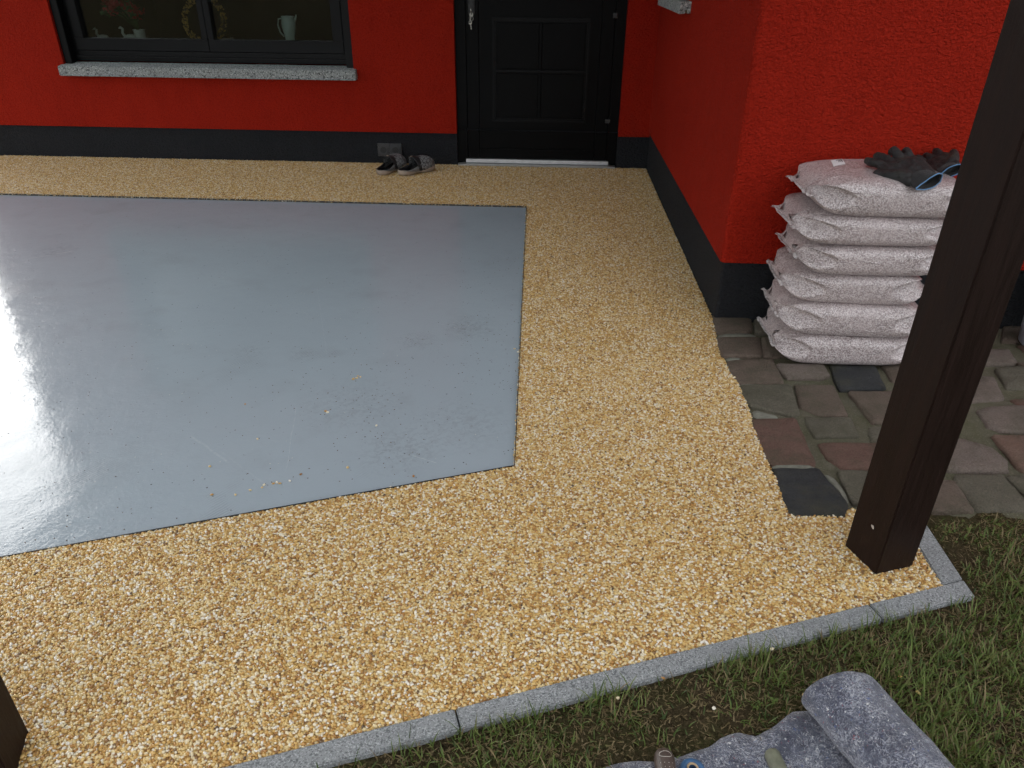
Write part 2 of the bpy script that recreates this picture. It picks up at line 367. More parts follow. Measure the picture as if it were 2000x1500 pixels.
def prism(name, pts, z0, z1, mat, parent=None, bev=0., seg=2):
    bm = bmesh.new(); b = [bm.verts.new((p[0], p[1], z0)) for p in pts]; t = [bm.verts.new((p[0], p[1], z1)) for p in pts]
    n = len(pts); bm.faces.new(t); bm.faces.new(b[::-1])
    for i in range(n): bm.faces.new((b[i], b[(i+1) % n], t[(i+1) % n], t[i]))
    if bev: bmesh.ops.bevel(bm, geom=[e for e in bm.edges], offset=bev, segments=seg, affect='EDGES')
    return link(name, from_bm(name, bm), mat, parent)
def tube(name, pts, rad, mat, parent=None, n=10, closed=False, caps=True):
    pts = [Vector(p) for p in pts]; m = len(pts); rs = rad if hasattr(rad, '__len__') else [rad]*m
    V, Fc = [], []; ref = Vector((.13, .31, .94)).normalized()
    for i, p in enumerate(pts):
        a = pts[(i-1) % m] if (closed or i > 0) else p; b = pts[(i+1) % m] if (closed or i < m-1) else p
        d = (b-a).normalized(); u = d.cross(ref)
        if u.length < .2: u = d.cross(Vector((1, 0, 0)))
        u.normalize(); v = d.cross(u)
        for k in range(n):
            an = 2*math.pi*k/n; V.append(p+(u*math.cos(an)+v*math.sin(an))*rs[i])
    for i in range(m if closed else m-1):
        for k in range(n):
            j = (i+1) % m; Fc.append((i*n+k, i*n+(k+1) % n, j*n+(k+1) % n, j*n+k))
    if caps and not closed: Fc += [tuple(range(n))[::-1], tuple((m-1)*n+k for k in range(n))]
    me = mesh(name, V, Fc, True)
    return link(name, me, mat, parent)
def lathe(name, prof, mat, parent=None, loc=(0, 0, 0), n=32, M4=None):
    V, Fc = [], []
    T = M4 or Matrix.Translation(Vector(loc))
    for r, z in prof:
        for k in range(n):
            a = 2*math.pi*k/n; V.append(T@Vector((r*math.cos(a), r*math.sin(a), z)))
    for i in range(len(prof)-1):
        for k in range(n): Fc.append((i*n+k, i*n+(k+1) % n, (i+1)*n+(k+1) % n, (i+1)*n+k))
    return link(name, mesh(name, V, Fc, True), mat, parent)
def smooth_noise(P, f, seed=0):
    r = np.random.default_rng(seed); o = np.zeros(len(P))
    for k in range(6):
        d = r.normal(size=3); d /= np.linalg.norm(d); o += np.sin(P@d*f*(.7+.25*k)+r.uniform(0, 6.28))/(1+.25*k)
    return o/3
def chaikin(p, it=2, keep=.25):
    p = [Vector(q) for q in p]
    for _ in range(it):
        q = []
        for i in range(len(p)):
            a, b = p[i], p[(i+1) % len(p)]; q += [a.lerp(b, keep), a.lerp(b, 1-keep)]
        p = q
    return p
def inside(poly, P):
    x, y = P[:, 0], P[:, 1]; c = np.zeros(len(P), bool); n = len(poly)
    for i in range(n):
        x0, y0 = poly[i][:2]; x1, y1 = poly[(i+1) % n][:2]
        hit = ((y0 > y) != (y1 > y)) & (x < (x1-x0)*(y-y0)/((y1-y0) or 1e-12)+x0); c ^= hit
    return c

# ------------------------------------------------------------------ ground sheets
XS, YF = 1.205, -2.30                         # side wall plane, right-hand front wall plane
KD = Vector((.9425, .3342, 0)); KN = Vector((.3342, -.9425, 0))   # along the front kerb, and out towards the lawn
KI = Vector((1.437, -3.640, 0))               # inner corner of the kerb
def kf(s, d=0.): return KI+KD*s+KN*d          # s metres along the front kerb from its corner, d metres outwards
ground = link('ground', mesh('ground', [(-300, -300, -.06), (300, -300, -.06), (300, 300, -.06), (-300, 300, -.06)], [(0, 1, 2, 3)]), 'soil'); tag(ground, kind='structure')
# lawn soil: an uneven sheet beside the kerb
n = 150; xs = np.linspace(-1.6, 4.2, n); ys = np.linspace(-6.2, -3.2, n)
XX, YY = np.meshgrid(xs, ys); P3 = np.stack([XX.ravel(), YY.ravel(), np.zeros(n*n)], 1)
lz = -.010+.004*smooth_noise(P3, 9, 3)+.004*smooth_noise(P3, 30, 4)
def lawn_z(x, y):
    return -.010+.004*smooth_noise(np.array([[x, y, 0.]]), 9, 3)[0]+.004*smooth_noise(np.array([[x, y, 0.]]), 30, 4)[0]
d_out = (P3-np.array(KI))@np.array(KN)
far_in = (d_out < .02) & (P3[:, 0] < 1.47); lz[far_in] = -.05
lz[(P3[:, 1] > -3.36)] = -.05
Fq = [(j*n+i, j*n+i+1, (j+1)*n+i+1, (j+1)*n+i) for j in range(n-1) for i in range(n-1)]
lawn = link('lawn_soil', mesh('lawn_soil', np.c_[P3[:, :2], lz], Fq, True), 'soil'); tag(lawn, kind='structure')

cob_edge = [G(*q) for q in ((1391, 625), (1404, 690), (1437, 745), (1455, 785), (1471, 830), (1490, 890), (1512, 935), (1528, 975), (1541, 1001), (1600, 1006), (1645, 1005), (1662, 995), (1725, 998), (1815, 1012))]
GREY = [Vector((-3.6, -.885, 0)), Vector((.468, -.907, 0)), Vector((.508, -3.262, 0)), Vector((-.603, -3.669, 0)), Vector((-3.6, -4.767, 0))]
PATIO = [(-3.6, -.002), (XS-.002, -.002), (XS-.002, YF-.01)]+[tuple(p[:2]) for p in cob_edge]+[(1.437, -3.44), tuple(KI[:2]), tuple(kf(-5.2)[:2])]
pat = prism('patio_bed', PATIO, -.20, -.0085, 'gravel_bed'); tag(pat, kind='structure')
bm = bmesh.new()
for pl in ([(-3.6, -.885), (-3.6, -.002), (XS-.002, -.002), (XS-.002, YF-.01)]+[tuple(p[:2]) for p in cob_edge]+[(1.437, -3.44), tuple(KI[:2]), tuple(kf(-5.2)[:2]), (-3.6, -4.767), (-.603, -3.669), (.508, -3.262), (.468, -.907)],):
    vs2 = [bm.verts.new((p[0], p[1], -.0032)) for p in pl]; f = bm.faces.new(vs2)
bmesh.ops.triangulate(bm, faces=bm.faces[:]); 
gb = link('gravel_bed', from_bm('gravel_bed', bm), 'gravel_bed'); tag(gb, kind='structure')
for f in gb.data.polygons: pass
floor = link('coated_floor', mesh('coated_floor', [(p.x, p.y, -.0075) for p in GREY], [tuple(range(5))[::-1]]), 'floor'); tag(floor, kind='structure')

# dark edging profile along the recess
ep = thing('edging_profile', 'thin dark metal edging strip framing the recessed grey floor', 'edging strip', (.468, -.907, 0))
for a, b in ((GREY[0], GREY[1]), (GREY[1], GREY[2]), (GREY[2], GREY[4])):
    d = (b-a).normalized(); nrm = Vector((d.y, -d.x, 0))           # towards the floor side
    e = d*.0012
    prism('strip', [tuple((a+e)[:2]), tuple((b-e)[:2]), tuple((b-e-nrm*.0022)[:2]), tuple((a+e-nrm*.0022)[:2])][::-1], -.0070, .0012, 'profile', ep)

# ------------------------------------------------------------------ gravel: pebbles set in resin
def hexpts(x0, x1, y0, y1, s):
    ny = int((y1-y0)/(s*.866))+1; nx = int((x1-x0)/s)+1
    j, i = np.mgrid[0:ny, 0:nx]; x = x0+(i+.5*(j % 2))*s; y = y0+j*s*.866
    P = np.stack([x.ravel(), y.ravel()], 1); return P+rng.uniform(-.38, .38, P.shape)*s
gpoly = [(-3.3, -.002), (XS-.003, -.002), (XS-.003, YF-.01)]+[(p.x+.006*(i < 9)-.004*(i == 0), p.y+.005*(i > 8)) for i, p in enumerate(cob_edge)]+[(1.437, -3.44), tuple(KI[:2]), tuple(kf(-3.4)[:2]), (-3.3, -4.9)]
hole = [(p.x, p.y) for p in GREY]
cl = []
for y0, y1, s in ((-4.75, -2.6, .0049), (-2.6, .0, .0062)):
    P = hexpts(-3.0, 1.5, y0, y1, s)
    k = inside(gpoly, P) & ~inside(hole, P)
    dlt = P-np.array(CAM[:2]); dep = dlt@_fw[:2]/np.linalg.norm(_fw[:2]); lat = dlt@_r0[:2]
    k &= (np.abs(lat) < .98*dep+.60)
    k &= ~((P[:, 0] < -1.7) & (P[:, 1] < -2))
    cl.append(P[k])
P = np.concatenate(cl); Pz = -.0022+rng.normal(0, .0007, len(P))
gm = bpy.data.meshes.new('gravel'); gm.vertices.add(len(P)); gm.vertices.foreach_set('co', np.c_[P, Pz].astype(np.float32).ravel()); gm.update()
gravel = link('gravel', gm, 'pebble'); tag(gravel, kind='stuff')
pcol = bpy.data.collections.new('pebble_shapes')
for k in range(7):
    bm = bmesh.new(); bmesh.ops.create_icosphere(bm, subdivisions=1, radius=1)
    r_ = np.random.default_rng(k); sc3 = np.array([.0043*r_.uniform(.85, 1.2), .0034*r_.uniform(.8, 1.1), .0023*r_.uniform(.85, 1.15)])
    for v in bm.verts:
        q = np.array(v.co); q = np.sign(q)*np.abs(q)**r_.uniform(.75, .95); q *= sc3*(1+r_.uniform(-.16, .16)); v.co = q
    me = from_bm('pebble', bm, True); me.materials.append(M['pebble']); pcol.objects.link(bpy.data.objects.new('pebble_shape', me))
ng = bpy.data.node_groups.new('scatter_pebbles', 'GeometryNodeTree')
ng.interface.new_socket('Geometry', in_out='INPUT', socket_type='NodeSocketGeometry'); ng.interface.new_socket('Geometry', in_out='OUTPUT', socket_type='NodeSocketGeometry')
N = ng.nodes; gi = N.new('NodeGroupInput'); go = N.new('NodeGroupOutput'); ip = N.new('GeometryNodeInstanceOnPoints'); ci = N.new('GeometryNodeCollectionInfo')
ci.inputs['Collection'].default_value = pcol; ci.inputs['Separate Children'].default_value = True; ci.inputs['Reset Children'].default_value = True
rr = N.new('FunctionNodeRandomValue'); rr.data_type = 'FLOAT_VECTOR'; rr.inputs[0].default_value = (-.45, -.45, 0); rr.inputs[1].default_value = (.45, .45, 6.28)
rs = N.new('FunctionNodeRandomValue'); rs.data_type = 'FLOAT'; rs.inputs[2].default_value = .58; rs.inputs[3].default_value = 1.08; rs.inputs['Seed'].default_value = 3
ng.links.new(gi.outputs[0], ip.inputs['Points']); ng.links.new(ci.outputs[0], ip.inputs['Instance']); ip.inputs['Pick Instance'].default_value = True
ng.links.new(rr.outputs[0], ip.inputs['Rotation']); ng.links.new(rs.outputs[1], ip.inputs['Scale']); ng.links.new(ip.outputs[0], go.inputs[0])
md = gravel.modifiers.new('scatter', 'NODES'); md.node_group = ng

# ------------------------------------------------------------------ cobbles
Z4 = lambda pts: [(1340+x/3, 580+y/3) for x, y in pts]
Z8 = lambda pts: [(1800+x/3.06, 560+y/3.06) for x, y in pts]
stones = [
 (Z4([(160, 112), (375, 115), (385, 190), (360, 205), (185, 212)]), 'cob_brown'), (Z4([(180, 240), (430, 235), (440, 345), (215, 352)]), 'cob_brown'),
 (Z4([(445, 240), (600, 240), (600, 345), (455, 345)]), 'cob_brown'), (Z4([(400, 120), (560, 120), (570, 215), (410, 210)]), 'cob_grey'),
 (Z4([(245, 375), (500, 360), (570, 500), (310, 508), (260, 440)]), 'cob_brown'), (Z4([(540, 398), (800, 402), (832, 460), (780, 478), (600, 478), (550, 430)]), 'cob_pink'),
 (Z4([(850, 405), (1100, 405), (1165, 535), (905, 542), (880, 500)]), 'cob_black'), (Z4([(1150, 400), (1330, 402), (1360, 500), (1210, 495)]), 'cob_brown'),
 (Z4([(325, 522), (610, 522), (655, 682), (620, 697), (385, 642), (340, 580)]), 'cob_grey'), (Z4([(640, 520), (860, 522), (942, 690), (770, 685), (665, 645), (650, 560)]), 'cob_brown'),
 (Z4([(955, 558), (1230, 556), (1260, 722), (1095, 738), (1035, 660)]), 'cob_brown'), (Z4([(392, 720), (640, 708), (752, 975), (495, 973), (400, 770)]), 'cob_red'),
 (Z4([(700, 705), (960, 708), (1008, 812), (760, 818), (710, 745)]), 'cob_grey'), (Z4([(1075, 765), (1330, 755), (1350, 840), (1090, 845)]), 'cob_grey'),
 (Z4([(783, 858), (1150, 855), (1190, 1012), (930, 1008), (830, 940)]), 'cob_red'), (Z4([(508, 1003), (770, 1003), (938, 1200), (922, 1278), (610, 1274), (560, 1160)]), 'cob_black'),
 (Z4([(900, 1020), (1140, 1022), (1190, 1212), (985, 1208), (920, 1090)]), 'cob_grey'),
 (Z8([(300, 372), (520, 373), (566, 440), (550, 462), (290, 465)]), 'cob_pink'), (Z8([(490, 240), (640, 235), (640, 330), (480, 330)]), 'cob_brown'),
 (Z8([(445, 490), (640, 468), (690, 600), (510, 604)]), 'cob_grey'), (Z8([(270, 540), (430, 538), (487, 660), (460, 677), (270, 690)]), 'cob_pink'),
 (Z8([(340, 740), (420, 718), (640, 708), (720, 780), (690, 868), (480, 862), (400, 830)]), 'cob_pink'), (Z8([(425, 888), (720, 886), (760, 1090), (612, 1095), (570, 1070)]), 'cob_orange'),
 (Z8([(60, 912), (235, 913), (420, 965), (500, 1040), (507, 1100), (180, 1098), (60, 1060)]), 'cob_pink'), (Z8([(205, 1122), (480, 1118), (615, 1270), (625, 1335), (320, 1335), (200, 1180)]), 'cob_grey'),
 (Z8([(508, 1128), (720, 1125), (760, 1270), (640, 1275)]), 'cob_grey'), (Z8([(60, 1165), (190, 1168), (312, 1342), (70, 1347)]), 'cob_brown'),
]
# joint bed: an uneven sheet
n = 130; xs = np.linspace(XS-.02, 4.2, n); ys = np.linspace(-3.44, YF+.0, n); XX, YY = np.meshgrid(xs, ys)
PJ = np.stack([XX.ravel(), YY.ravel(), np.zeros(n*n)], 1)
jz = -.0075+.0035*smooth_noise(PJ, 22, 8)+.002*smooth_noise(PJ, 70, 9)
ed_ = -3.405+.012*np.sin(PJ[:, 0]*31)+.008*np.sin(PJ[:, 0]*73)+.01; jz -= .035*np.clip((ed_-PJ[:, 1])/.025, 0, 1)
left_of = inside(PATIO, PJ); jz[left_of] = -.011
paving = link('cobblestone_paving', mesh('cobblestone_paving', np.c_[PJ[:, :2], jz], [(j*n+i, j*n+i+1, (j+1)*n+i+1, (j+1)*n+i) for j in range(n-1) for i in range(n-1)], True), 'joint'); tag(paving, kind='structure')
def cobble(poly, mat, seed, k=2):
    c0 = sum((Vector(p) for p in poly), Vector())/len(poly)
    pts = []
    for i in range(len(poly)):                          # subdivide edges so corners stay tight
        a, b = Vector(poly[i]), Vector(poly[(i+1) % len(poly)])
        pts += [a, a.lerp(b, .2), a.lerp(b, .5), a.lerp(b, .8)]
    pts = chaikin(pts, 1); m = len(pts); r_ = np.random.default_rng(seed); tilt = r_.normal(0, .012, 2); dz = r_.normal(0, .0015)
    V, Fc = [], []
    rings = ((1.07, -.03), (1.07, -.006), (1.05, -.0015), (1.0, .0018), (.80, .0042), (.45, .0054))
    for f, z in rings:
        for p in pts:
            q = c0.lerp(p, f)+Vector((0, 0, z)); V.append(q)
    V.append(c0+Vector((0, 0, .0056)))
    A = np.array([tuple(v) for v in V]); A[m:, 2] += .0016*smooth_noise(A[m:], 45, seed)+.0012*smooth_noise(A[m:], 150, seed+1)
    A[:, 0] += .0024*smooth_noise(A, 150, seed+2); A[:, 1] += .0024*smooth_noise(A, 150, seed+3)
    A[m:, 2] += (A[m:, 0]-c0.x)*tilt[0]+(A[m:, 1]-c0.y)*tilt[1]+dz
    for r0 in range(len(rings)-1):
        for i in range(m): Fc.append((r0*m+i, r0*m+(i+1) % m, (r0+1)*m+(i+1) % m, (r0+1)*m+i))
    o = (len(rings)-1)*m
    for i in range(m): Fc.append((o+i, o+(i+1) % m, len(V)-1))
    return link('cobblestone', mesh('cobblestone', A, Fc, True), mat, paving)
cents = []
for i, (pp, mt) in enumerate(stones):
    g = [G(*q) for q in pp]; cobble(g, mt, 100+i); cents.append((np.mean([v.x for v in g]), np.mean([v.y for v in g])))
k = 0
for j, yy in enumerate(np.arange(-2.37, -3.40, -.125)):
    for xx in np.arange(1.62+.06*(j % 2), 3.0, .148):
        x = xx+random.uniform(-.012, .012); y = yy+random.uniform(-.01, .01)
        if min(math.hypot(x-a, (y-b)) for a, b in cents) < .118 or G(0, 0) is None: continue
        if min(math.hypot(x-a, (y-b)) for a, b in cents) < .15 and x < 1.9: continue
        hx, hy = random.uniform(.055, .066), random.uniform(.045, .055)
        q = [Vector((x+sx*hx*random.uniform(.85, 1.05), y+sy*hy*random.uniform(.85, 1.05), 0)) for sx, sy in ((-1, -1), (0, -1.05), (1, -1), (1, 0), (1, 1), (0, 1.05), (-1, 1), (-1, 0))]
        cobble(q, random.choice(['cob_brown', 'cob_grey', 'cob_pink', 'cob_red', 'cob_brown']), 300+k); k += 1
# pale cement smears left in the joints next to the gravel
for pp in ([(185, 213), (370, 207), (430, 225), (300, 237), (195, 237)], [(225, 352), (330, 350), (300, 368), (245, 374)], [(310, 508), (450, 508), (440, 520), (330, 522)], [(385, 650), (470, 680), (540, 690), (535, 710), (400, 712)],
           [(500, 975), (740, 980), (770, 1000), (515, 1002)], [(800, 1030), (850, 1035), (900, 1090), (960, 1180), (940, 1230), (935, 1190), (870, 1110)]):
    g = [G(*q) for q in Z4(pp)]; c0 = sum(g, Vector())/len(g); V = [Vector((p.x, p.y, -.006)) for p in chaikin(g, 1)]; m = len(V)
    V += [c0.lerp(v, .8)+Vector((0, 0, .0045+random.uniform(-.001, .001))) for v in V]; V = [Vector((v.x, v.y, v.z if i < m else -.001)) for i, v in enumerate(V)]
    V.append(Vector((c0.x, c0.y, .0)))
    link('cement_smear', mesh('cement_smear', V, [(i, (i+1) % m, m+(i+1) % m, m+i) for i in range(m)]+[(m+i, m+(i+1) % m, 2*m) for i in range(m)], True), 'cement', paving)

# ------------------------------------------------------------------ granite kerb
kerb = thing('granite_kerb', 'light grey granite kerb between golden gravel and lawn', 'kerb', tuple(KI))
KW = .043
def kstone(pts):
    prism('kerb_stone', pts, -.12, .0015, 'granite', kerb, .0025)
s1 = -(Vector((1.26, -3.703, 0))-KI).length; s2 = -(Vector((.435, -3.991, 0))-KI).length; j = .0015
def kseg(a, b): return [tuple(kf(a, KW)[:2]), tuple(kf(b, KW)[:2]), tuple(kf(b)[:2]), tuple(kf(a)[:2])]
kstone(kseg(-3.9, s2-1.06)); kstone(kseg(s2-1.06+j, s2-j)); kstone(kseg(s2+j, s1-j))
co = Vector((1.437+.053, 0, 0)); sE = (1.49-KI.x)/KD.x
kc = KI+KD*sE; ko = Vector((1.4915, -3.671, 0))
kstone([tuple(kf(s1+j, KW)[:2]), tuple(ko[:2]), tuple(kc[:2]), tuple(kf(s1+j)[:2])])
kstone([(1.4375, KI.y+.002), (1.4895, kc.y+.002), (1.4895, -3.425), (1.4375, -3.425)])

# ------------------------------------------------------------------ house
HT = 2.75; XL = -3.38
house = thing('house', 'red rendered house with dark plinth, black door and window', 'house', (0, 0, 0))
WIN = (-2.43, -.622, .556, 1.78); DOOR = (-.002, 1.012, 0., 2.06)
def wall_y(name, x0, x1, z0, z1, y, depth, openings, mat):
    xs = sorted({x0, x1, *[o[0] for o in openings], *[o[1] for o in openings]}); zs = sorted({z0, z1, *[max(z0, o[2]) for o in openings], *[o[3] for o in openings]})
    bm = bmesh.new(); V = {}
    def v(x, yy, z):
        k_ = (round(x, 5), round(yy, 5), round(z, 5))
        if k_ not in V: V[k_] = bm.verts.new(k_)
        return V[k_]
    for i in range(len(xs)-1):
        for kx in range(len(zs)-1):
            cx, cz = (xs[i]+xs[i+1])/2, (zs[kx]+zs[kx+1])/2
            if any(o[0] < cx < o[1] and o[2] < cz < o[3] for o in openings): continue
            bm.faces.new([v(xs[i], y, zs[kx]), v(xs[i+1], y, zs[kx]), v(xs[i+1], y, zs[kx+1]), v(xs[i], y, zs[kx+1])])
    for (a, b, c, d) in openings:
        c = max(c, z0)
        for q in (((a, c), (a, d)), ((a, d), (b, d)), ((b, d), (b, c)), ((b, c), (a, c))):
            if q[0][1] == q[1][1] == z0: continue
            bm.faces.new([v(q[0][0], y, q[0][1]), v(q[1][0], y, q[1][1]), v(q[1][0], y+depth, q[1][1]), v(q[0][0], y+depth, q[0][1])])
    bm.faces.new([v(x0, y, z0), v(x0, y, z1), v(x0, y+depth, z1), v(x0, y+depth, z0)])
    bm.faces.new([v(x0, y, z0), v(x0, y+depth, z0), v(xs[1], y+depth, z0), v(xs[1], y, z0)]) if False else None
    return link(name, from_bm(name, bm), mat, house)
PZ = .192
wall_y('wall', XL, XS+.05, PZ, HT, -.006, .30, [WIN, DOOR], 'red')
wall_y('plinth', XL, XS+.05, -.2, PZ+.01, .004, .30, [(DOOR[0], DOOR[1], -.3, PZ+.02)], 'plinth')
# right-hand block: side wall and front wall turn one softly rounded corner
def block(name, x, y, z0, z1, rad, mat, openings=()):
    arc = [(x+rad-rad*math.cos(a), y+rad-rad*math.sin(a)) for a in np.linspace(0, math.pi/2, 7)]
    bm = bmesh.new()
    prof = [(x, .35)]+arc+[(4.4, y)]
    cols = []
    for p in prof: cols.append((bm.verts.new((*p, z0)), bm.verts.new((*p, z1))))
    for i in range(len(cols)-1):
        bm.faces.new((cols[i][0], cols[i+1][0], cols[i+1][1], cols[i][1]))
    a, b = bm.verts.new((4.4, .35, z0)), bm.verts.new((4.4, .35, z1))
    bm.faces.new((cols[-1][0], a, b, cols[-1][1])); bm.faces.new([c[1] for c in cols]+[b]); bm.faces.new([c[0] for c in cols][::-1]+[a])
    o = link(name, from_bm(name, bm), mat, house); return o
block('wall', XS-.008, YF-.008, .222, HT, .018, 'red')
block('plinth', XS+.002, YF+.002, -.2, .2215, .012, 'plinth')

# main window
wn = link('window', from_bm('window', (lambda b: (bm_box(b, (WIN[0]+.004, .072, WIN[2]+.02), (WIN[1]-.004, .13, .634)), bm_box(b, (WIN[0]+.004, .072, 1.72), (WIN[1]-.004, .13, WIN[3]-.004)),
     bm_box(b, (WIN[0]+.004, .072, .6345), (WIN[0]+.066, .13, 1.7195)), bm_box(b, (WIN[1]-.066, .072, .6345), (WIN[1]-.004, .13, 1.7195)), b)[-1])(bmesh.new())), 'black_frame', house)
def sub(name, boxes, mat, bev=.003):
    bm = bmesh.new()
    for lo, hi in boxes: bm_box(bm, lo, hi)
    bmesh.ops.bevel(bm, geom=bm.edges[:], offset=bev, segments=2, affect='EDGES')
    return link(name, from_bm(name, bm), mat, wn)
xm0, xm1 = -1.558, -1.487
for (a, b) in ((WIN[0]+.0665, xm0+.034), (xm0+.036, WIN[1]-.0665)):
    t_ = .062 if a < -2 else .036; u_ = .036 if a < -2 else .062
    sub('sash', [((a, .062, .638), (b, .125, .705)), ((a, .062, 1.655), (b, .125, 1.717)), ((a, .062, .7055), (a+t_, .125, 1.6545)), ((b-u_, .062, .7055), (b, .125, 1.6545))], 'black_frame')
    box('pane', (a+t_-.01, .092, .70), (b-u_+.01, .098, 1.66), 'glass', wn, 0)
for a in (WIN[0]+.0012, WIN[1]-.0472): sub('shutter_rail', [((a, .012, .562), (a+.046, .0715, WIN[3]-.006))], 'black_frame')
sub('drip_bar', [((WIN[0]+.055, .052, .596), (WIN[1]-.055, .0715, .606))], 'black_frame', .002)
def sill(name, lo, hi, parent, chip=None):
    bm = bmesh.new(); bm_box(bm, lo, hi); bmesh.ops.subdivide_edges(bm, edges=bm.edges[:], cuts=5, use_grid_fill=True)
    return bm
# terrazzo sill, sloping slightly outwards, with little upstands where the rails stand
bm = bmesh.new(); bm_box(bm, (-2.447, -.052, .500), (-.603, .072, .556))
for v in bm.verts:
    if v.co.z > .53 and v.co.y > 0: v.co.z += .014
bmesh.ops.bevel(bm, geom=bm.edges[:], offset=.004, segments=2, affect='EDGES')
ws = link('window_sill', from_bm('window_sill', bm), 'sill', house)

# window of the side wall: only the end of its sill reaches into view
bm = bmesh.new(); y0, y1 = -1.058, -.25
pf = [(XS+.06, .945), (XS-.022, .943), (XS-.0245, .958), (XS-.031, .960), (XS-.034, .943), (XS-.056, .941), (XS-.056, .990), (XS+.06, .996)]
a = [bm.verts.new((x, y0, z)) for x, z in pf]; b = [bm.verts.new((x, y1, z)) for x, z in pf]
bm.faces.new(a); bm.faces.new(b[::-1])
for i in range(len(pf)): bm.faces.new((a[i], b[i], b[(i+1) % len(pf)], a[(i+1) % len(pf)]))
link('window_sill', from_bm('window_sill', bm), 'sill', house)
w2 = box('window', (XS-.02, -1.0, 1.0), (XS-.0085, -.31, 2.0), 'black_frame', house, .003)
box('pane', (XS-.024, -.94, 1.06), (XS-.0205, -.37, 1.94), 'glass', w2, 0)

# dark room behind the window, the house body and its far walls
def room():
    bm = bmesh.new(); bm_box(bm, (XL+.05, .30, -.1), (-.2, 3.2, 2.5))
    bmesh.ops.delete(bm, geom=[f for f in bm.faces if f.normal.y < -.5], context='FACES_ONLY')
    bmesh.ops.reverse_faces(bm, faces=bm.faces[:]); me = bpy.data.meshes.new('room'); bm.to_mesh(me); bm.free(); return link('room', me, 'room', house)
room()
# back of the outer wall, so that daylight enters the room through the panes only
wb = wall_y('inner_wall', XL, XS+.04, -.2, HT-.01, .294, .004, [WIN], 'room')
box('roof', (XL-.1, -.02, HT), (4.5, 3.4, HT+.12), 'roof_wood', house, .01)
box('gable_wall', (XL, .296, -.2), (XL+.045, 3.3, HT-.002), 'red', house, 0)
box('rear_wall', (XL+.046, 3.25, -.2), (4.4, 3.3, HT-.002), 'red', house, 0)
isill = box('inner_sill', (WIN[0]+.01, .1305, .640), (WIN[1]-.01, .40, .668), 'white_pot', house, .004)

# ------------------------------------------------------------------ door
DY = .034
door = link('door', from_bm('door', (lambda b: (bm_box(b, (.0, DY-.008, .016), (.062, .10, 2.05)), bm_box(b, (.948, DY-.008, .016), (1.010, .10, 2.05)), bm_box(b, (.0625, DY-.008, 1.99), (.9475, .10, 2.05)), b)[-1])(bmesh.new())), 'black_paint', house)
def dpart(name, lo, hi, mat='black_paint', bev=.003): return box(name, lo, hi, mat, door, bev)
# leaf: stiles and rails round the panels
dpart('stile', (.0635, DY, .018), (.1395, .092, 1.988)); dpart('stile', (.870, DY, .018), (.9465, .092, 1.988))
dpart('bottom_rail', (.1402, DY, .018), (.8693, .092, .094)); dpart('leaf_field', (.1402, DY+.004, .0945), (.8693, .09, 1.988), bev=.0025)
def moulding(x0, x1, z0, z1):
    bm = bmesh.new()
    def fr(o, d, y0, y1):
        a = (x0+o, x1-o, z0+o, z1-o)
        for lo, hi in (((a[0], y0, a[2]), (a[1], y1, a[2]+d)), ((a[0], y0, a[3]-d), (a[1], y1, a[3])), ((a[0], y0, a[2]+d+.0003), (a[0]+d, y1, a[3]-d-.0003)), ((a[1]-d, y0, a[2]+d+.0003), (a[1], y1, a[3]-d-.0003))): bm_box(bm, lo, hi)
    fr(0, .012, DY-.012, DY+.0038); fr(.0125, .010, DY-.006, DY+.0038)
    bmesh.ops.bevel(bm, geom=bm.edges[:], offset=.003, segments=2, affect='EDGES')
    link('moulding', from_bm('moulding', bm), 'black_gloss', door)
    cx, cz = (x0+x1)/2, (z0+z1)/2
    dpart('glazing_bar', (x0+.024, DY-.007, cz-.008), (x1-.024, DY+.0038, cz+.008), 'black_gloss'); dpart('glazing_bar', (cx-.007, DY-.006, z0+.024), (cx+.007, DY+.0038, cz-.0085)); dpart('glazing_bar', (cx-.007, DY-.006, cz+.0085), (cx+.007, DY+.0038, z1-.024))
    for ax, bx in ((x0+.0245, cx-.0095), (cx+.0095, x1-.0245)):
        for az, bz in ((z0+.0245, cz-.0105), (cz+.0105, z1-.0245)): dpart('panel', (ax+.004, DY-.002, az+.004), (bx-.004, DY+.0038, bz-.004), bev=.002)
moulding(.222, .806, .262, .852); moulding(.222, .806, 1.10, 1.86)
dpart('hinge', (.931, DY-.015, .855), (.958, DY-.0085, .885), 'iron'); dpart('hinge', (.925, DY-.015, .265), (.958, DY-.0085, .290), 'iron')
dpart('weather_bar', (.052, DY-.030, .012), (.962, DY-.001, .033), 'alu', .002)
dpart('threshold', (.003, DY-.062, -.004), (1.006, DY-.0085, .0095), 'dull_alu', .002)
# lock plate and knob plate
bm = bmesh.new(); bm_box(bm, (.080, DY-.009, .862), (.118, DY-.0005, .960)); bmesh.ops.bevel(bm, geom=bm.edges[:], offset=.006, segments=3, affect='EDGES')
link('lock_plate', from_bm('lock_plate', bm, True, 40), 'iron', door)
tube('handle', [(.099, DY-.008, .985), (.099, DY-.05, .985), (.115, DY-.055, .985), (.21, DY-.055, .983)], .009, 'iron', door)
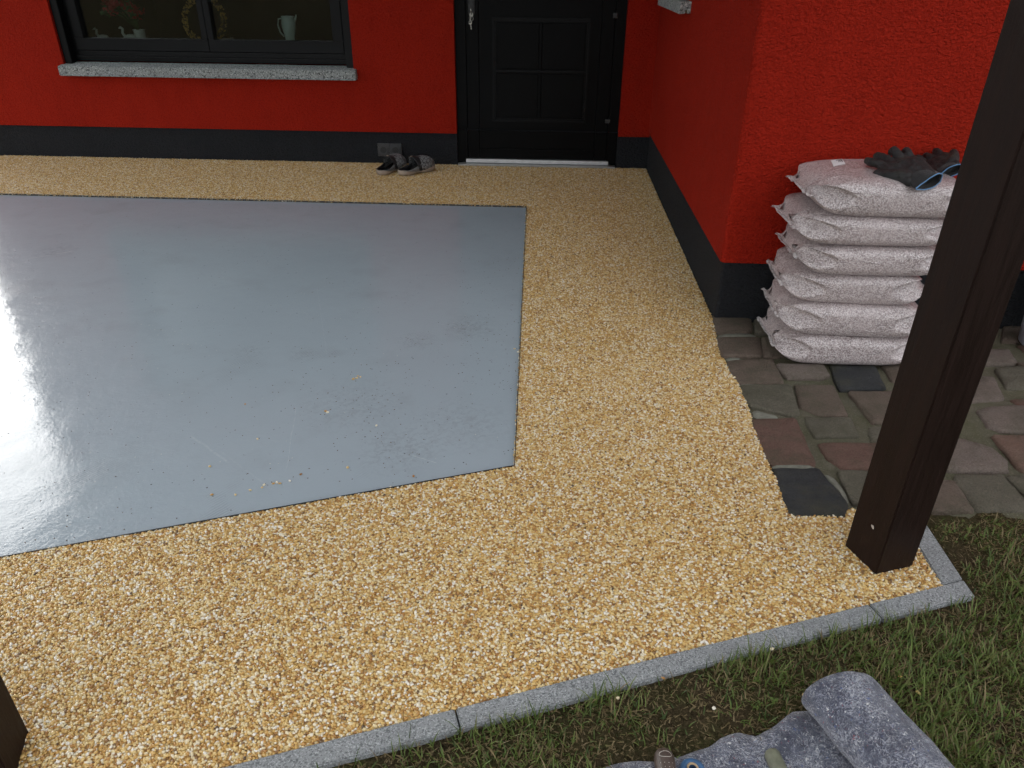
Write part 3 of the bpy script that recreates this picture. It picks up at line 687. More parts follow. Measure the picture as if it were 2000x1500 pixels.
# bunch of keys hanging from the lock
kb = thing('key_bunch', 'small bunch of steel keys hanging from the black door lock', 'keys', (.099, DY-.02, .80))
def key(name, top, ang, hb, inserted=False):
    Mx = Matrix.Translation(Vector(top))@Matrix.Rotation(ang, 4, 'Y')
    bm = bmesh.new()
    ring = bmesh.ops.create_circle(bm, cap_ends=False, radius=.0115, segments=20)['verts']; inn = bmesh.ops.create_circle(bm, cap_ends=False, radius=.0038, segments=20, matrix=Matrix.Translation((0, .004, 0)))['verts']
    for i in range(20): bm.faces.new((ring[i], ring[(i+1) % 20], inn[(i+1) % 20], inn[i]))
    sh = [bm.verts.new(p) for p in ((-.0032, -.011, 0), (.0032, -.011, 0), (.0032, -.036, 0), (.0008, -.040, 0), (-.0032, -.036, 0))]; bm.faces.new(sh)
    bmesh.ops.solidify(bm, geom=bm.faces[:], thickness=.0022)
    bmesh.ops.transform(bm, matrix=Mx@Matrix.Rotation(R(90), 4, 'X'), verts=bm.verts)
    link(name, from_bm(name, bm), 'steel', kb)
key('key', (.101, DY-.031, .866), R(12), 0); key('key', (.094, DY-.024, .824), R(-8), 0)
tube('lock_key', [(.099, DY-.008, .897), (.0995, DY-.028, .897), (.1, DY-.036, .892), (.1, DY-.036, .878)], .0042, 'steel', kb)
tube('key_ring', [(.100+.012*math.cos(t), DY-.028, .846+.014*math.sin(t)) for t in np.linspace(0, 2*math.pi, 20)[:-1]], .0011, 'steel', kb, 6, True)

# ------------------------------------------------------------------ double power outlet
out = thing('power_outlet', 'double anthracite power outlet on the dark plinth above the shoes', 'power outlet', (-.435, 0, .043))
for x0 in (-.513, -.4355):
    f = box('frame', (x0, -.008, .043), (x0+.0768, .0035, .122), 'socket', out, .003)
    cx = x0+.0384; cz = .0825
    lathe('socket', [(.0285, .006), (.0275, .0095), (.0215, .0098), (.0205, .004), (.0195, -.003), (0, -.003)], 'socket', out, M4=Matrix.Translation((cx, 0, cz))@Matrix.Rotation(R(90), 4, 'X'))
    lathe('socket_well', [(.0195, .0086), (0, .0086)], 'socket_dark', out, M4=Matrix.Translation((cx, 0, cz))@Matrix.Rotation(R(90), 4, 'X'))
    for dx in (-.0095, .0095): lathe('pin_hole', [(.0028, .0090), (0, .0090)], 'iron', out, M4=Matrix.Translation((cx+dx, 0, cz))@Matrix.Rotation(R(90), 4, 'X'), n=10)

# ------------------------------------------------------------------ posts and terrace roof
PW = .1
def post(corner, s0, s1, name, label):
    a = Vector(corner); pts = [a, a+KD*s0, a+KD*s0-KN*s1, a-KN*s1]
    bm = bmesh.new(); b = [bm.verts.new((p.x, p.y, -.006)) for p in pts]; t = [bm.verts.new((p.x, p.y, 2.3)) for p in pts]
    bm.faces.new(b); bm.faces.new(t)
    for i in range(4): bm.faces.new((b[i], b[(i+1) % 4], t[(i+1) % 4], t[i]))
    bmesh.ops.recalc_face_normals(bm, faces=bm.faces)
    bmesh.ops.bevel(bm, geom=[e for e in bm.edges if abs((e.verts[0].co-e.verts[1].co).z) > 1], offset=.003, segments=3, affect='EDGES')
    base = sum(pts, Vector())/4
    o = link(name, from_bm(name, bm), 'post'); o.data.transform(Matrix.Translation(-base)); o.location = base
    _PM[o.name] = Matrix.Translation(base)
    return tag(o, label, 'post')
p_r = post((1.306, -3.615, 0), PW, PW, 'wooden_post', 'dark brown square wooden post on the gravel corner beside the stone bags')
A = Vector((-.285, -4.075, 0)); pl = A+KN*PW-KD*PW
p_l = post(pl, PW, PW, 'wooden_post', 'dark brown square wooden post cut off at the lower left corner')
fl = WY(1726, 985, -3.56); q = Vector((1.306, -3.615, 0))-KN*.050; 
mk = G(1648, 1063)
# pale chip of paint on the post's left face
cpt = Vector((1.306, -3.615, 0))-KN*.042; cpt.z = .098
link('paint_chip', mesh('paint_chip', [cpt-KD*.0012+KN*a+Vector((0, 0, b)) for a, b in ((-.006, .003), (.001, .005), (.005, -.002), (.001, -.004), (-.004, -.001))], [(0, 1, 2, 3, 4)]), 'light_mark', p_r)
ROOF = True
if ROOF:
    tr = thing('terrace_roof', 'dark timber terrace roof carried by the brown posts', 'roof', (0, -2, 2.3))
    prism('beam', [tuple(kf(-5.4, -.015)[:2]), tuple(kf(.35, -.015)[:2]), tuple(kf(.35, -.125)[:2]), tuple(kf(-5.4, -.125)[:2])], 2.302, 2.44, 'post', tr, .004)
    for x in np.arange(-2.9, 1.15, .65):
        yf = KI.y+(x-KI.x)*KD.y/KD.x+.02
        box('rafter', (x, yf, 2.442), (x+.07, -.01, 2.56), 'post', tr, .003)
    yl = KI.y+(-3.2-KI.x)*KD.y/KD.x-.25; yr = KI.y+(1.19-KI.x)*KD.y/KD.x-.25
    prism('roof_pane', [(-3.2, yl), (1.19, yr), (1.19, -.008), (-3.2, -.008)], 2.562, 2.572, 'glass', tr)


# ------------------------------------------------------------------ pair of garden shoes
def shoe(label, heel, yaw, side):
    L = .265; T = Matrix.Translation(Vector(heel))@Matrix.Rotation(yaw, 4, 'Z')
    t = thing('garden_shoe', label, 'shoe', heel, 'pair of garden shoes by the door')
    nn = 44
    def half(u): return (.033+.013*math.sin(min(1, u/.28)*math.pi/2)+.010*math.exp(-((u-.68)/.2)**2)-.004*math.exp(-((u-.42)/.12)**2))*(min(1, (u/.10)) ** .45 if u < .1 else 1)*((1-((u-.80)/.20)**2) ** .5 if u > .8 else 1)
    us = np.concatenate([np.linspace(0.0005, .1, 8), np.linspace(.13, .8, 20), .8+.2*np.sin(np.linspace(.1, math.pi/2, 10))])
    bend = lambda u: side*.010*math.sin((u-.2)*2.2)
    outl = [(u*L, bend(u)+half(u)) for u in us]+[(u*L, bend(u)-half(u)) for u in us[::-1]]
    uo = list(us)+list(us[::-1])
    def ztop(u): return .020+.016*math.exp(-((u-1.0)/.22)**2)+.012*math.exp(-((u-.05)/.22)**2)+.006*math.exp(-((u-.72)/.12)**2)
    def zbot(u): return .002+.012*max(0, (u-.82)/.18)**1.5+.006*math.exp(-((u-.42)/.12)**2)
    V, Fc = [], []; m = len(outl); cx = L*.5
    for k, (f, zz) in enumerate(((.90, 'b'), (.98, 'b2'), (1.02, 'm'), (1.0, 't'), (.93, 't2'))):
        for (x, y), u in zip(outl, uo):
            yc = bend(u); z = {'b': zbot(u), 'b2': zbot(u)+.003, 'm': (zbot(u)+ztop(u))/2, 't': ztop(u)-.002, 't2': ztop(u)}[zz]
            V.append(T@Vector((cx+(x-cx)*(1-(1-f)*.35), yc+(y-yc)*f, z)))
    for k in range(4):
        for i in range(m): Fc.append((k*m+i, k*m+(i+1) % m, (k+1)*m+(i+1) % m, (k+1)*m+i))
    Fc.append(tuple(range(m))[::-1]); link('sole', mesh('sole', V, Fc, True), 'sole', t)
    # insole
    V = [T@Vector((cx+(x-cx)*.965, bend(u)+(y-bend(u))*.93, ztop(u)-.004+.003*math.sin(u*8))) for (x, y), u in zip(outl, uo)]
    link('insole', mesh('insole', V, [tuple(range(m))], True), 'insole', t)
    # vamp: closed dome from the throat to the toe; its throat leans back and stands highest in the middle
    hh = lambda u: .040+.052*max(0., 1-((u-.42)/.60)**2) ** .8 if u >= .42 else .092*max(.0, (u-.02)/.40) ** 1.25
    def shell(name, u0, u1, nu, mat, off=0., lean=.10, lo=0., hi=1.):
        V, Fc = [], []; na = 22
        for i in range(nu):
            for j in range(na+1):
                s_ = j/na; a = math.pi*s_; up_ = math.sin(a)
                u = u0+(u1-u0)*i/(nu-1); u = u-lean*up_*(1-i/(nu-1))
                u = min(max(u, .004), .997); hw = half(min(.985, u))*1.0+off; ht = hh(max(u0, u))+off
                if u > .8: ht *= (max(0., 1-((u-.8)/.215)**2)) ** .5
                V.append(T@Vector((u*L+off*.5, bend(u)+hw*math.copysign(abs(math.cos(a)) ** .8, math.cos(a)), ztop(u)-.004+max(.0, ht-.012)*up_ ** .75)))
        for i in range(nu-1):
            for j in range(na): Fc.append((i*(na+1)+j, i*(na+1)+j+1, (i+1)*(na+1)+j+1, (i+1)*(na+1)+j))
        me = mesh(name, V, Fc, True); o = link(name, me, mat, t); sd = o.modifiers.new('thick', 'SOLIDIFY'); sd.thickness = .003; sd.offset = -1; return o
    shell('upper', .46, .995, 22, 'toe')
    rim = shell('collar', .44, .50, 4, 'shoe_trim', .0016)
    # low side walls running back from the throat, sinking towards the heel
    for sgn in (-1, 1):
        V, Fc = [], []
        for i in range(14):
            u = .06+.44*i/13; h = .002+.040*(max(0, (u-.06)/.44)) ** 1.5
            for kz in (0, .5, 1): V.append(T@Vector((u*L, bend(u)+sgn*(half(u)*(.985-.05*kz)), ztop(u)-.004+h*kz)))
        for i in range(13):
            for kz in (0, 1): Fc.append((i*3+kz, i*3+kz+1, i*3+kz+4, i*3+kz+3))
        o = link('side_wall', mesh('side_wall', V, Fc, True), 'shoe_grey' if sgn < 0 else 'shoe_trim', t); sd = o.modifiers.new('thick', 'SOLIDIFY'); sd.thickness = .004; sd.offset = 0
    box('pull_tab', (0, 0, 0), (.012, .010, .004), 'sole', t, .001).data.transform(T@Matrix.Translation((.355*L, -.005, .098)))
    return t
h1 = G(748, 346); h2 = G(793, 346)
shoe('left grey clog of the pair, tan sole, nearer the outlet', (h1.x-.034, h1.y+.03, .001), R(62), 1)
shoe('right grey clog of the pair, tan sole, nearer the door', (h2.x-.043, h2.y+.025, .001), R(50), -1)

# ------------------------------------------------------------------ bags of marble stones
def bag(name, label, x0, x1, y0, y1, z0, z1, rot, seed, group='stacked bags of stones'):
    L, W, H = x1-x0, y1-y0, z1-z0; nu, nv = 84, 96; r_ = np.random.default_rng(seed)
    c = np.array([(x0+x1)/2, (y0+y1)/2, z0]); U = np.linspace(0, 1, nu); A = np.linspace(0, 2*np.pi, nv, endpoint=False)
    u, a = np.meshgrid(U, A, indexing='ij')
    e = 2*np.abs(u-.5)
    hprof = (np.clip(1-e**5.5, 0, 1)) ** .66; hprof = np.maximum(hprof, .03)
    wprof = 1-.08*e**5-.16*e**12
    ex = .36
    cy = np.sign(np.cos(a))*np.abs(np.cos(a))**ex; cz = np.sign(np.sin(a))*np.abs(np.sin(a))**(.58)
    y = W/2*wprof*cy; zc = .47+.03*np.sin(a*0)
    z = H*zc+H*.53*hprof*cz; x = (u-.5)*L
    # tucked gussets: the sides pinch in at half height towards both ends
    sd0 = (1-e)/2*L; ln_ = .105+.03*r_.random(); tri = np.clip(1-sd0/ln_, 0, 1); side = np.abs(cy) > .55
    zc_ = z-H*(.50+.05*r_.random()); hw = H*hprof*.50*tri**.7
    up_ = np.clip((hw-zc_)/.005, 0, 1); lo_ = np.clip((hw+zc_)/(hw*1.2+1e-4), 0, 1)
    y -= np.sign(cy)*(.055*tri**.6*np.minimum(up_, lo_)*(tri > 0))*side      # the gusset folds in under a crisp upper edge
    endw = np.clip((e-.72)/.28, 0, 1)
    y += np.sign(cy)*.009*endw*np.clip((zc_-hw)/.012, 0, 1)*side              # and the lobe above it overhangs
    x += np.sign(u-.5)*-.024*endw*np.clip(-zc_/(H*.5), 0, 1)                  # the underside is drawn in
    Pn = np.stack([x.ravel()+seed, y.ravel()*1., z.ravel()], 1)
    big = smooth_noise(Pn, 14, seed).reshape(x.shape); wr = smooth_noise(Pn*np.array([1.2, 3.2, 1.]), 46, seed+1).reshape(x.shape); w3 = smooth_noise(Pn*np.array([1., 2.2, 2.2]), 95, seed+2).reshape(x.shape)
    nx_ = .004*big+(.0006+.0048*np.clip((e-.55)/.45, 0, 1))*wr+(.0003+.0022*np.clip((e-.5)/.5, 0, 1))*w3
    z += nx_*np.where(cz > 0, 1, .25); y += nx_*.6*np.sign(cy)
    x += .005*np.clip((e-.8)/.2, 0, 1)*smooth_noise(Pn, 30, seed+3).reshape(x.shape)
    z = np.maximum(z, .0008)
    cr, sr = math.cos(rot), math.sin(rot)
    V = np.stack([c[0]+x*cr-y*sr, c[1]+x*sr+y*cr, c[2]+z], -1).reshape(-1, 3)
    Fc = [(i*nv+j, (i+1)*nv+j, (i+1)*nv+(j+1) % nv, i*nv+(j+1) % nv) for i in range(nu-1) for j in range(nv)]
    Fc += [tuple(range(nv)), tuple((nu-1)*nv+j for j in range(nv))[::-1]]
    t = thing(name, label, 'bag', (c[0], c[1], z0), group)
    b = link('bag_body', mesh('bag_body', V, Fc, True), 'bag', t)
    # heat-sealed flange of clear film at both ends
    for k, (ui, sg) in enumerate(((0, -1), (nu-1, 1))):
        ring = V[ui*nv:(ui+1)*nv]; top = [ring[j] for j in range(nv//2, -1, -1)]; V2, F2 = [], []; m = len(top)
        for lay in range(4):
            for j, p in enumerate(top):
                s_ = j/(m-1); flare = .0075*(1-(abs(s_-.5)*2)**8)+.0008*math.sin(s_*23+seed)+.001
                q = np.array(p)+np.array([sg*flare*lay/3*cr, sg*flare*lay/3*sr, (.003*math.sin(s_*9+seed*2)-.003)*lay/3+.0004]); 
                V2.append(q)
        for lay in range(3):
            for j in range(m-1): F2.append((lay*m+j, lay*m+j+1, (lay+1)*m+j+1, (lay+1)*m+j))
        o = link('seam', mesh('seam', V2, F2, True), 'film', t); sd = o.modifiers.new('thick', 'SOLIDIFY'); sd.thickness = .0007
    return t, b
B = [
 ('lowest bag of white stones, lying on the cobbles', 1.335, 1.80, -2.665, -2.345, .002, .112, .00),
 ('second bag of white stones from the bottom of the stack', 1.328, 1.80, -2.670, -2.355, .108, .218, -.03),
 ('third bag of white stones from the bottom of the stack', 1.330, 1.775, -2.655, -2.345, .214, .318, -.045),
 ('third bag of white stones from the top of the stack', 1.345, 1.81, -2.668, -2.340, .314, .413, .01),
 ('second bag of white stones from the top, under the sticker bag', 1.318, 1.81, -2.668, -2.338, .409, .502, .005),
 ('topmost bag of white stones, with white sticker and gloves on it', 1.352, 1.835, -2.672, -2.330, .498, .606, .0),
]
for i, (lab, *a) in enumerate(B): topbag, topbody = bag('stone_bag', lab, *a, seed=11+i*3)
bpy.context.view_layer.update()
bv = BVHTree.FromPolygons([v.co[:] for v in topbody.data.vertices], [p.vertices[:] for p in topbody.data.polygons])
def on_bag(x, y):
    h = bv.ray_cast(Vector((x, y, 2)), Vector((0, 0, -1)))[0]; return h.z if h else .59
# sticker: a small sheet following the film, with rows of print too small to read
qa, qb, qc, qd = [G(*q, .597) for q in ((1621, 318), (1643, 315), (1650, 327), (1627, 330))]
def stk(s, t_, lift=.0012):
    p = qa.lerp(qb, s).lerp(qd.lerp(qc, s), t_); return Vector((p.x, p.y, on_bag(p.x, p.y)+lift))
nn = 8
st = link('sticker', mesh('sticker', [stk(i/nn, j/nn) for j in range(nn+1) for i in range(nn+1)], [(j*(nn+1)+i, j*(nn+1)+i+1, (j+1)*(nn+1)+i+1, (j+1)*(nn+1)+i) for j in range(nn) for i in range(nn)], True), 'paper', topbag)
for s0, s1, a, b in ((.80, .90, .08, .62), (.66, .74, .08, .55), (.54, .60, .10, .42), (.54, .60, .48, .60), (.40, .46, .20, .32)):
    link('print_line', mesh('print_line', [stk(s0, a, .0019), stk(s1, a, .0019), stk(s1, (a+b)/2, .0019), stk(s1, b, .0019), stk(s0, b, .0019), stk(s0, (a+b)/2, .0019)], [(0, 1, 2, 5), (5, 2, 3, 4)]), 'ink', st)

# ------------------------------------------------------------------ work gloves
def capsule_bm(bm, pts, rs):
    for i in range(len(pts)-1):
        a, b = Vector(pts[i]), Vector(pts[i+1]); n = max(2, int((b-a).length/.004))
        for k in range(n+1):
            f = k/n; bmesh.ops.create_icosphere(bm, subdivisions=2, radius=rs[i]*(1-f)+rs[i+1]*f, matrix=Matrix.Translation(a.lerp(b, f)))
def glove(label, Mx, mir, curl, spread, seed):
    t = thing('work_glove', label, 'glove', tuple(Mx.translation), 'pair of black work gloves')
    bm = bmesh.new()
    for xx, r_ in ((-.037, .014), (-.019, .0165), (0, .017), (.019, .0165), (.036, .014)):
        capsule_bm(bm, [(xx*.82, .022, .001), (xx*.95, .055, .002), (xx*1.05, .092, .004), (xx*1.12, .122, .004)], [r_*.92, r_*1.06, r_*1.08, r_*.88])
    for (bx, l, r_, ang) in ((-.036, .060, .0122, -.14), (-.012, .068, .0127, -.04), (.0125, .064, .0125, .06), (.036, .050, .0112, .18)):
        a = ang*spread; p0 = Vector((bx, .120, .004)); c_ = curl*(.6 if bx < 0 else 2.2)*random.uniform(.8, 1.2)
        p1 = p0+Vector((math.sin(a), math.cos(a), .10+.5*c_))*l*.45; p2 = p1+Vector((math.sin(a)*1.1, math.cos(a)*(1-.35*c_), .25*c_-.2))*l*.32; p3 = p2+Vector((math.sin(a), math.cos(a)*(1-.6*c_), -.5*c_))*l*.28
        capsule_bm(bm, [p0, p1, p2, p3], [r_*1.08, r_, r_*1.04, r_*.86])
    capsule_bm(bm, [(-.026, .042, .004), (-.046, .066, .004), (-.058, .088, .003), (-.064, .106, .001)], [.0185, .0165, .0140, .0122])
    me = from_bm('g', bm); tmp = bpy.data.objects.new('tmp', me); COL.objects.link(tmp)
    rm = tmp.modifiers.new('r', 'REMESH'); rm.mode = 'VOXEL'; rm.voxel_size = .0024
    sm = tmp.modifiers.new('s', 'SMOOTH'); sm.factor = .5; sm.iterations = 3
    dg = bpy.context.evaluated_depsgraph_get(); me2 = bpy.data.meshes.new_from_object(tmp.evaluated_get(dg)); bpy.data.objects.remove(tmp)
    P_ = np.empty(len(me2.vertices)*3); me2.vertices.foreach_get('co', P_); P_ = P_.reshape(-1, 3)
    P_[:, 2] += .0022*smooth_noise(P_, 110, seed)+.0010*smooth_noise(P_, 320, seed+1); P_[:, 0] *= mir
    if mir < 0: me2.flip_normals()
    me2.vertices.foreach_set('co', P_.ravel()); me2.transform(Mx); me2.polygons.foreach_set('use_smooth', [True]*len(me2.polygons)); me2.update()
    link('glove_hand', me2, 'glove', t)
    # knitted cuff, open at the wrist
    V, Fc = [], []; na = 36
    prof = [(.030, .036, .017), (.012, .036, .0165), (0, .0385, .016), (-.012, .0415, .0160), (-.012, .0385, .0130), (0, .0355, .0125), (.02, .033, .0120)]
    for yy, rx, rz in prof:
        for k in range(na):
            an = 2*math.pi*k/na; rip = 1+.018*math.sin(an*9); V.append(Mx@Vector((mir*rx*rip*math.cos(an), yy+.008*math.cos(an)*(yy < 0), .002+rz*rip*math.sin(an)+.0045*math.cos(2*an+seed)*(yy <= 0))))
    for i in range(len(prof)-1):
        for k in range(na): Fc.append((i*na+k, i*na+(k+1) % na, (i+1)*na+(k+1) % na, (i+1)*na+k))
    link('cuff', mesh('cuff', V, Fc, True), 'knit', t)
    ring = [(Vector(V[3*na+k])+Vector(V[4*na+k]))/2 for k in range(na)]
    tube('cuff_edge', ring, .0018, 'cuff', t, 8, True)
    V = [Mx@Vector((mir*.034*math.cos(2*math.pi*k/na), .014, .002+.0155*math.sin(2*math.pi*k/na))) for k in range(na)]
    link('cuff_lining', mesh('cuff_lining', V, [tuple(range(na))]), 'knit', t)
    return t
g1 = Vector((1.648, -2.668, on_bag(1.65, -2.63)+.008))
glove('black work glove in front, cuff towards the lawn, thumb left', Matrix.Translation(g1)@Matrix.Rotation(R(14), 4, 'Z')@Matrix.Rotation(R(7), 4, 'X')@Matrix.Rotation(R(-16), 4, 'Y')@Matrix.Scale(1.13, 4), 1, .30, 1.25, 5)
g2 = Vector((1.785, -2.515, on_bag(1.78, -2.48)+.006))
glove('black work glove behind, thumb sticking up by the wall', Matrix.Translation(g2)@Matrix.Rotation(R(0), 4, 'Z')@Matrix.Rotation(R(-2), 4, 'X')@Matrix.Rotation(R(-36), 4, 'Y')@Matrix.Scale(1.02, 4), -1, .4, .8, 9)

# ------------------------------------------------------------------ bucket at the right edge
bl = G(1986, 676); bc = Vector((bl.x+.118, bl.y-.005, .0))
bu = thing('plastic_bucket', 'lavender grey plastic bucket on the cobbles at the right edge', 'bucket', tuple(bc))
lathe('bucket_body', [(0, .004), (.100, .004), (.106, .010), (.112, .07), (.125, .24), (.131, .242), (.131, .255), (.125, .257), (.121, .25), (.103, .014), (0, .012)], 'bucket', bu, tuple(bc), 48)
lathe('rim', [(.126, .215), (.134, .217), (.134, .224), (.126, .226)], 'bucket', bu, tuple(bc), 48)
tube('handle', [bc+Vector((.129*math.cos(t), -.02-.09*math.sin(t), .235-.10*math.sin(t))) for t in np.linspace(0, math.pi, 18)], .0022, 'alu', bu, 8)

# ------------------------------------------------------------------ felt: flat sheet and roll
felt = thing('felt_mat', 'mottled blue grey recycled felt mat with rolled end on the lawn', 'felt mat', (1.0, -4.1, -.02))
edge_px = [(1010, 1540), (1060, 1520), (1130, 1497), (1210, 1487), (1290, 1478), (1335, 1470), (1385, 1450), (1412, 1432), (1445, 1424), (1480, 1431), (1515, 1414), (1550, 1392), (1590, 1385), (1650, 1390), (1700, 1400)]
E_ = [G(x, y, .012) for x, y in edge_px]
V, Fc = [], []; nj = 40; ni = 90
px_ = np.array([e.x for e in E_]); py_ = np.array([e.y for e in E_])
for j in range(nj):
    for i in range(ni):
        f = i/(ni-1)*(len(E_)-1); k = min(int(f), len(E_)-2); fr = f-k; x = px_[k]*(1-fr)+px_[k+1]*fr; ye = py_[k]*(1-fr)+py_[k+1]*fr
        d = j/(nj-1); y = ye-.45*d; q = np.array([[x, y, 0]])
        z = -.004+.010*smooth_noise(q, 16, 41)[0]+.006*smooth_noise(q, 42, 42)[0]+.010*math.exp(-((x-1.0)/.05)**2)*math.exp(-d*4)-.004*math.exp(-d*50)
        V.append((x, y+.004*smooth_noise(q, 90, 44)[0], max(z, -.014)+.006))
for j in range(nj-1):
    for i in range(ni-1): Fc.append((j*ni+i, j*ni+i+1, (j+1)*ni+i+1, (j+1)*ni+i))
fs = link('flat_sheet', mesh('flat_sheet', V, Fc, True), 'felt', felt); sd = fs.modifiers.new('thick', 'SOLIDIFY'); sd.thickness = .006; sd.offset = -1
sheet_bv = BVHTree.FromPolygons(V, Fc)
def on_sheet(x, y):
    h = sheet_bv.ray_cast(Vector((x, y, 2)), Vector((0, 0, -1)))[0]; return h.z if h else .01
c0 = G(1655, 1370, .055); c1 = G(1776, 1510, .055); ax = (c1-c0); ax.z = 0; ln = ax.length*2.0; ax.normalize(); sd_ = Vector((-ax.y, ax.x, 0))
V, Fc = [], []; na = 150; nl = 40; turns = 3.4
for j in range(nl):
    s = j/(nl-1)
    for i in range(na):
        a = i/(na-1)*turns*2*math.pi; rr_ = 1-.105*a/(2*math.pi); an = -a-2.2
        rx, rz = .066*rr_, .051*rr_
        dx = rx*math.cos(an); dz = rz*math.sin(an)
        dz = dz if dz > 0 else dz*.9
        endr = .003*math.sin(a*1.3+1)-.036*(.5-.5*math.cos(an))+.005*(int(a/(2*math.pi)) % 2)
        p = c0+ax*(ln*s+endr*(1-s))+sd_*dx; p.z = .053+dz
        q = np.array([[p.x, p.y, p.z]]); k = .0028*smooth_noise(q, 38, 51)[0]+.0012*smooth_noise(q, 120, 52)[0]
        V.append(p+(sd_*math.cos(an)+Vector((0, 0, math.sin(an))))*k)
for j in range(nl-1):
    for i in range(na-1): Fc.append((j*na+i, j*na+i+1, (j+1)*na+i+1, (j+1)*na+i))
fr_ = link('roll', mesh('roll', V, Fc, True), 'felt', felt); sd = fr_.modifiers.new('thick', 'SOLIDIFY'); sd.thickness = .0052; sd.offset = 0

# ------------------------------------------------------------------ tools on the felt
def handle_tool(name, label, tip_px, near_px, rad, mat, prof, ztip=None):
    a = G(*tip_px, .03); b = G(*near_px, .03); d = (b-a); d.z = 0; d.normalize()
    zz = on_sheet(a.x, a.y)+rad*.92; a.z = zz
    t = thing(name, label, 'trowel', (a.x, a.y, zz-rad))
    L = .13; pts = [a+d*(L*s) for s, r in prof]
    hd = tube('handle', pts, [rad*r for s, r in prof], mat, t, 20)
    e = a+d*L; tube('shank', [e-d*.012, e+d*.03, e+d*.05+Vector((0, 0, -.006))], [.005, .0045, .004], 'steel', t)
    sdv = Vector((-d.y, d.x, 0)); q = e+d*.05; q.z = on_sheet(q.x, q.y)+.010
    bm = bmesh.new(); ps = [q-sdv*.03, q+sdv*.03, q+sdv*.045+d*.14, q-sdv*.045+d*.14]
    lo = [bm.verts.new(p) for p in ps]; hi = [bm.verts.new(p+Vector((0, 0, .0016))) for p in ps]; bm.faces.new(lo[::-1]); bm.faces.new(hi)
    for i in range(4): bm.faces.new((lo[i], lo[(i+1) % 4], hi[(i+1) % 4], hi[i]))
    link('blade', from_bm('blade', bm), 'steel', t)
    return t, a, d
rp = [(0, .05), (.01, .42), (.03, .70), (.06, .88), (.11, 1.0), (.2, 1.03), (.35, 1.02), (.6, .98), (.85, .9), (1, .6)]
tb, ba, bd = handle_tool('trowel', 'trowel with rounded brown grip at the edge of the felt', (1295, 1461), (1306, 1530), .0165, 'brown_grip', rp)
# pale outline and dots moulded on the grip
sdv = Vector((-bd.y, bd.x, 0))
def grip(s, an, r=.0174): return ba+bd*s+(sdv*math.sin(an)+Vector((0, 0, math.cos(an))))*r
tube('grip_emblem', [grip(.018+.005*math.sin(t), .62*math.cos(t), .0171) for t in np.linspace(0, 2*math.pi, 18)[:-1]], .0005, 'light_mark', tb, 5, True)
for s in np.arange(.032, .075, .008):
    for an in (-.6, -.2, .2, .6):
        p = grip(s+random.uniform(-.001, .001), an, .0169); bm = bmesh.new(); bmesh.ops.create_icosphere(bm, subdivisions=1, radius=.0008, matrix=Matrix.Translation(p)); link('grip_dot', from_bm('grip_dot', bm), 'light_mark', tb)
handle_tool('trowel', 'trowel with worn grey green wooden grip beside the felt roll', (1508, 1450), (1545, 1530), .0130, 'green_grip', [(0, .05), (.01, .5), (.03, .8), (.07, 1.0), (.2, 1.04), (.45, 1.0), (.7, 1.08), (.9, .95), (1, .6)])
# blue grip with a hanging hole
a = G(1353, 1492, .02); b = G(1362, 1540, .02); d = b-a; d.z = 0; d.normalize(); a.z = on_sheet(a.x, a.y)+.002
bs = thing('filling_knife', 'blue grip with lined hanging hole between the two trowels', 'filling knife', tuple(a)); sv = Vector((-d.y, d.x, 0))
V, Fc = [], []; n_ = 36; hc = a+d*.004; zt = .017
outer = []
for k in range(n_):
    an = 2*math.pi*k/n_; c_, s_ = math.cos(an), math.sin(an); x = .0215*s_; yy = .019*c_ if c_ < 0 else .019*c_+.10*max(0, c_) ** 3
    outer.append(hc+sv*x+d*yy)
inner = [hc+sv*.0085*math.sin(2*math.pi*k/n_)+d*.0085*math.cos(2*math.pi*k/n_) for k in range(n_)]
for ring, z in ((outer, .001), (outer, .010), ([hc+(p-hc)*.9 for p in outer], zt), (inner, zt), (inner, .001)):
    for p in ring: V.append(p+Vector((0, 0, z)))
for r in range(4):
    for k in range(n_): Fc.append((r*n_+k, r*n_+(k+1) % n_, (r+1)*n_+(k+1) % n_, (r+1)*n_+k))
link('handle', mesh('handle', V, Fc, True), 'blue_grip', bs)
tube('hole_lining', [p+(hc-p)*.08+Vector((0, 0, zt)) for p in inner], .0019, 'cork', bs, 8, True)
tube('hole_wall', [hc+Vector((0, 0, .002)), hc+Vector((0, 0, .0035))], .0084, 'iron', bs, 20)
prism('blade', [tuple((hc+d*.11+sv*x+d*y)[:2]) for x, y in ((-.02, 0), (.02, 0), (.05, .12), (-.05, .12))], a.z+.006, a.z+.0075, 'steel', bs)

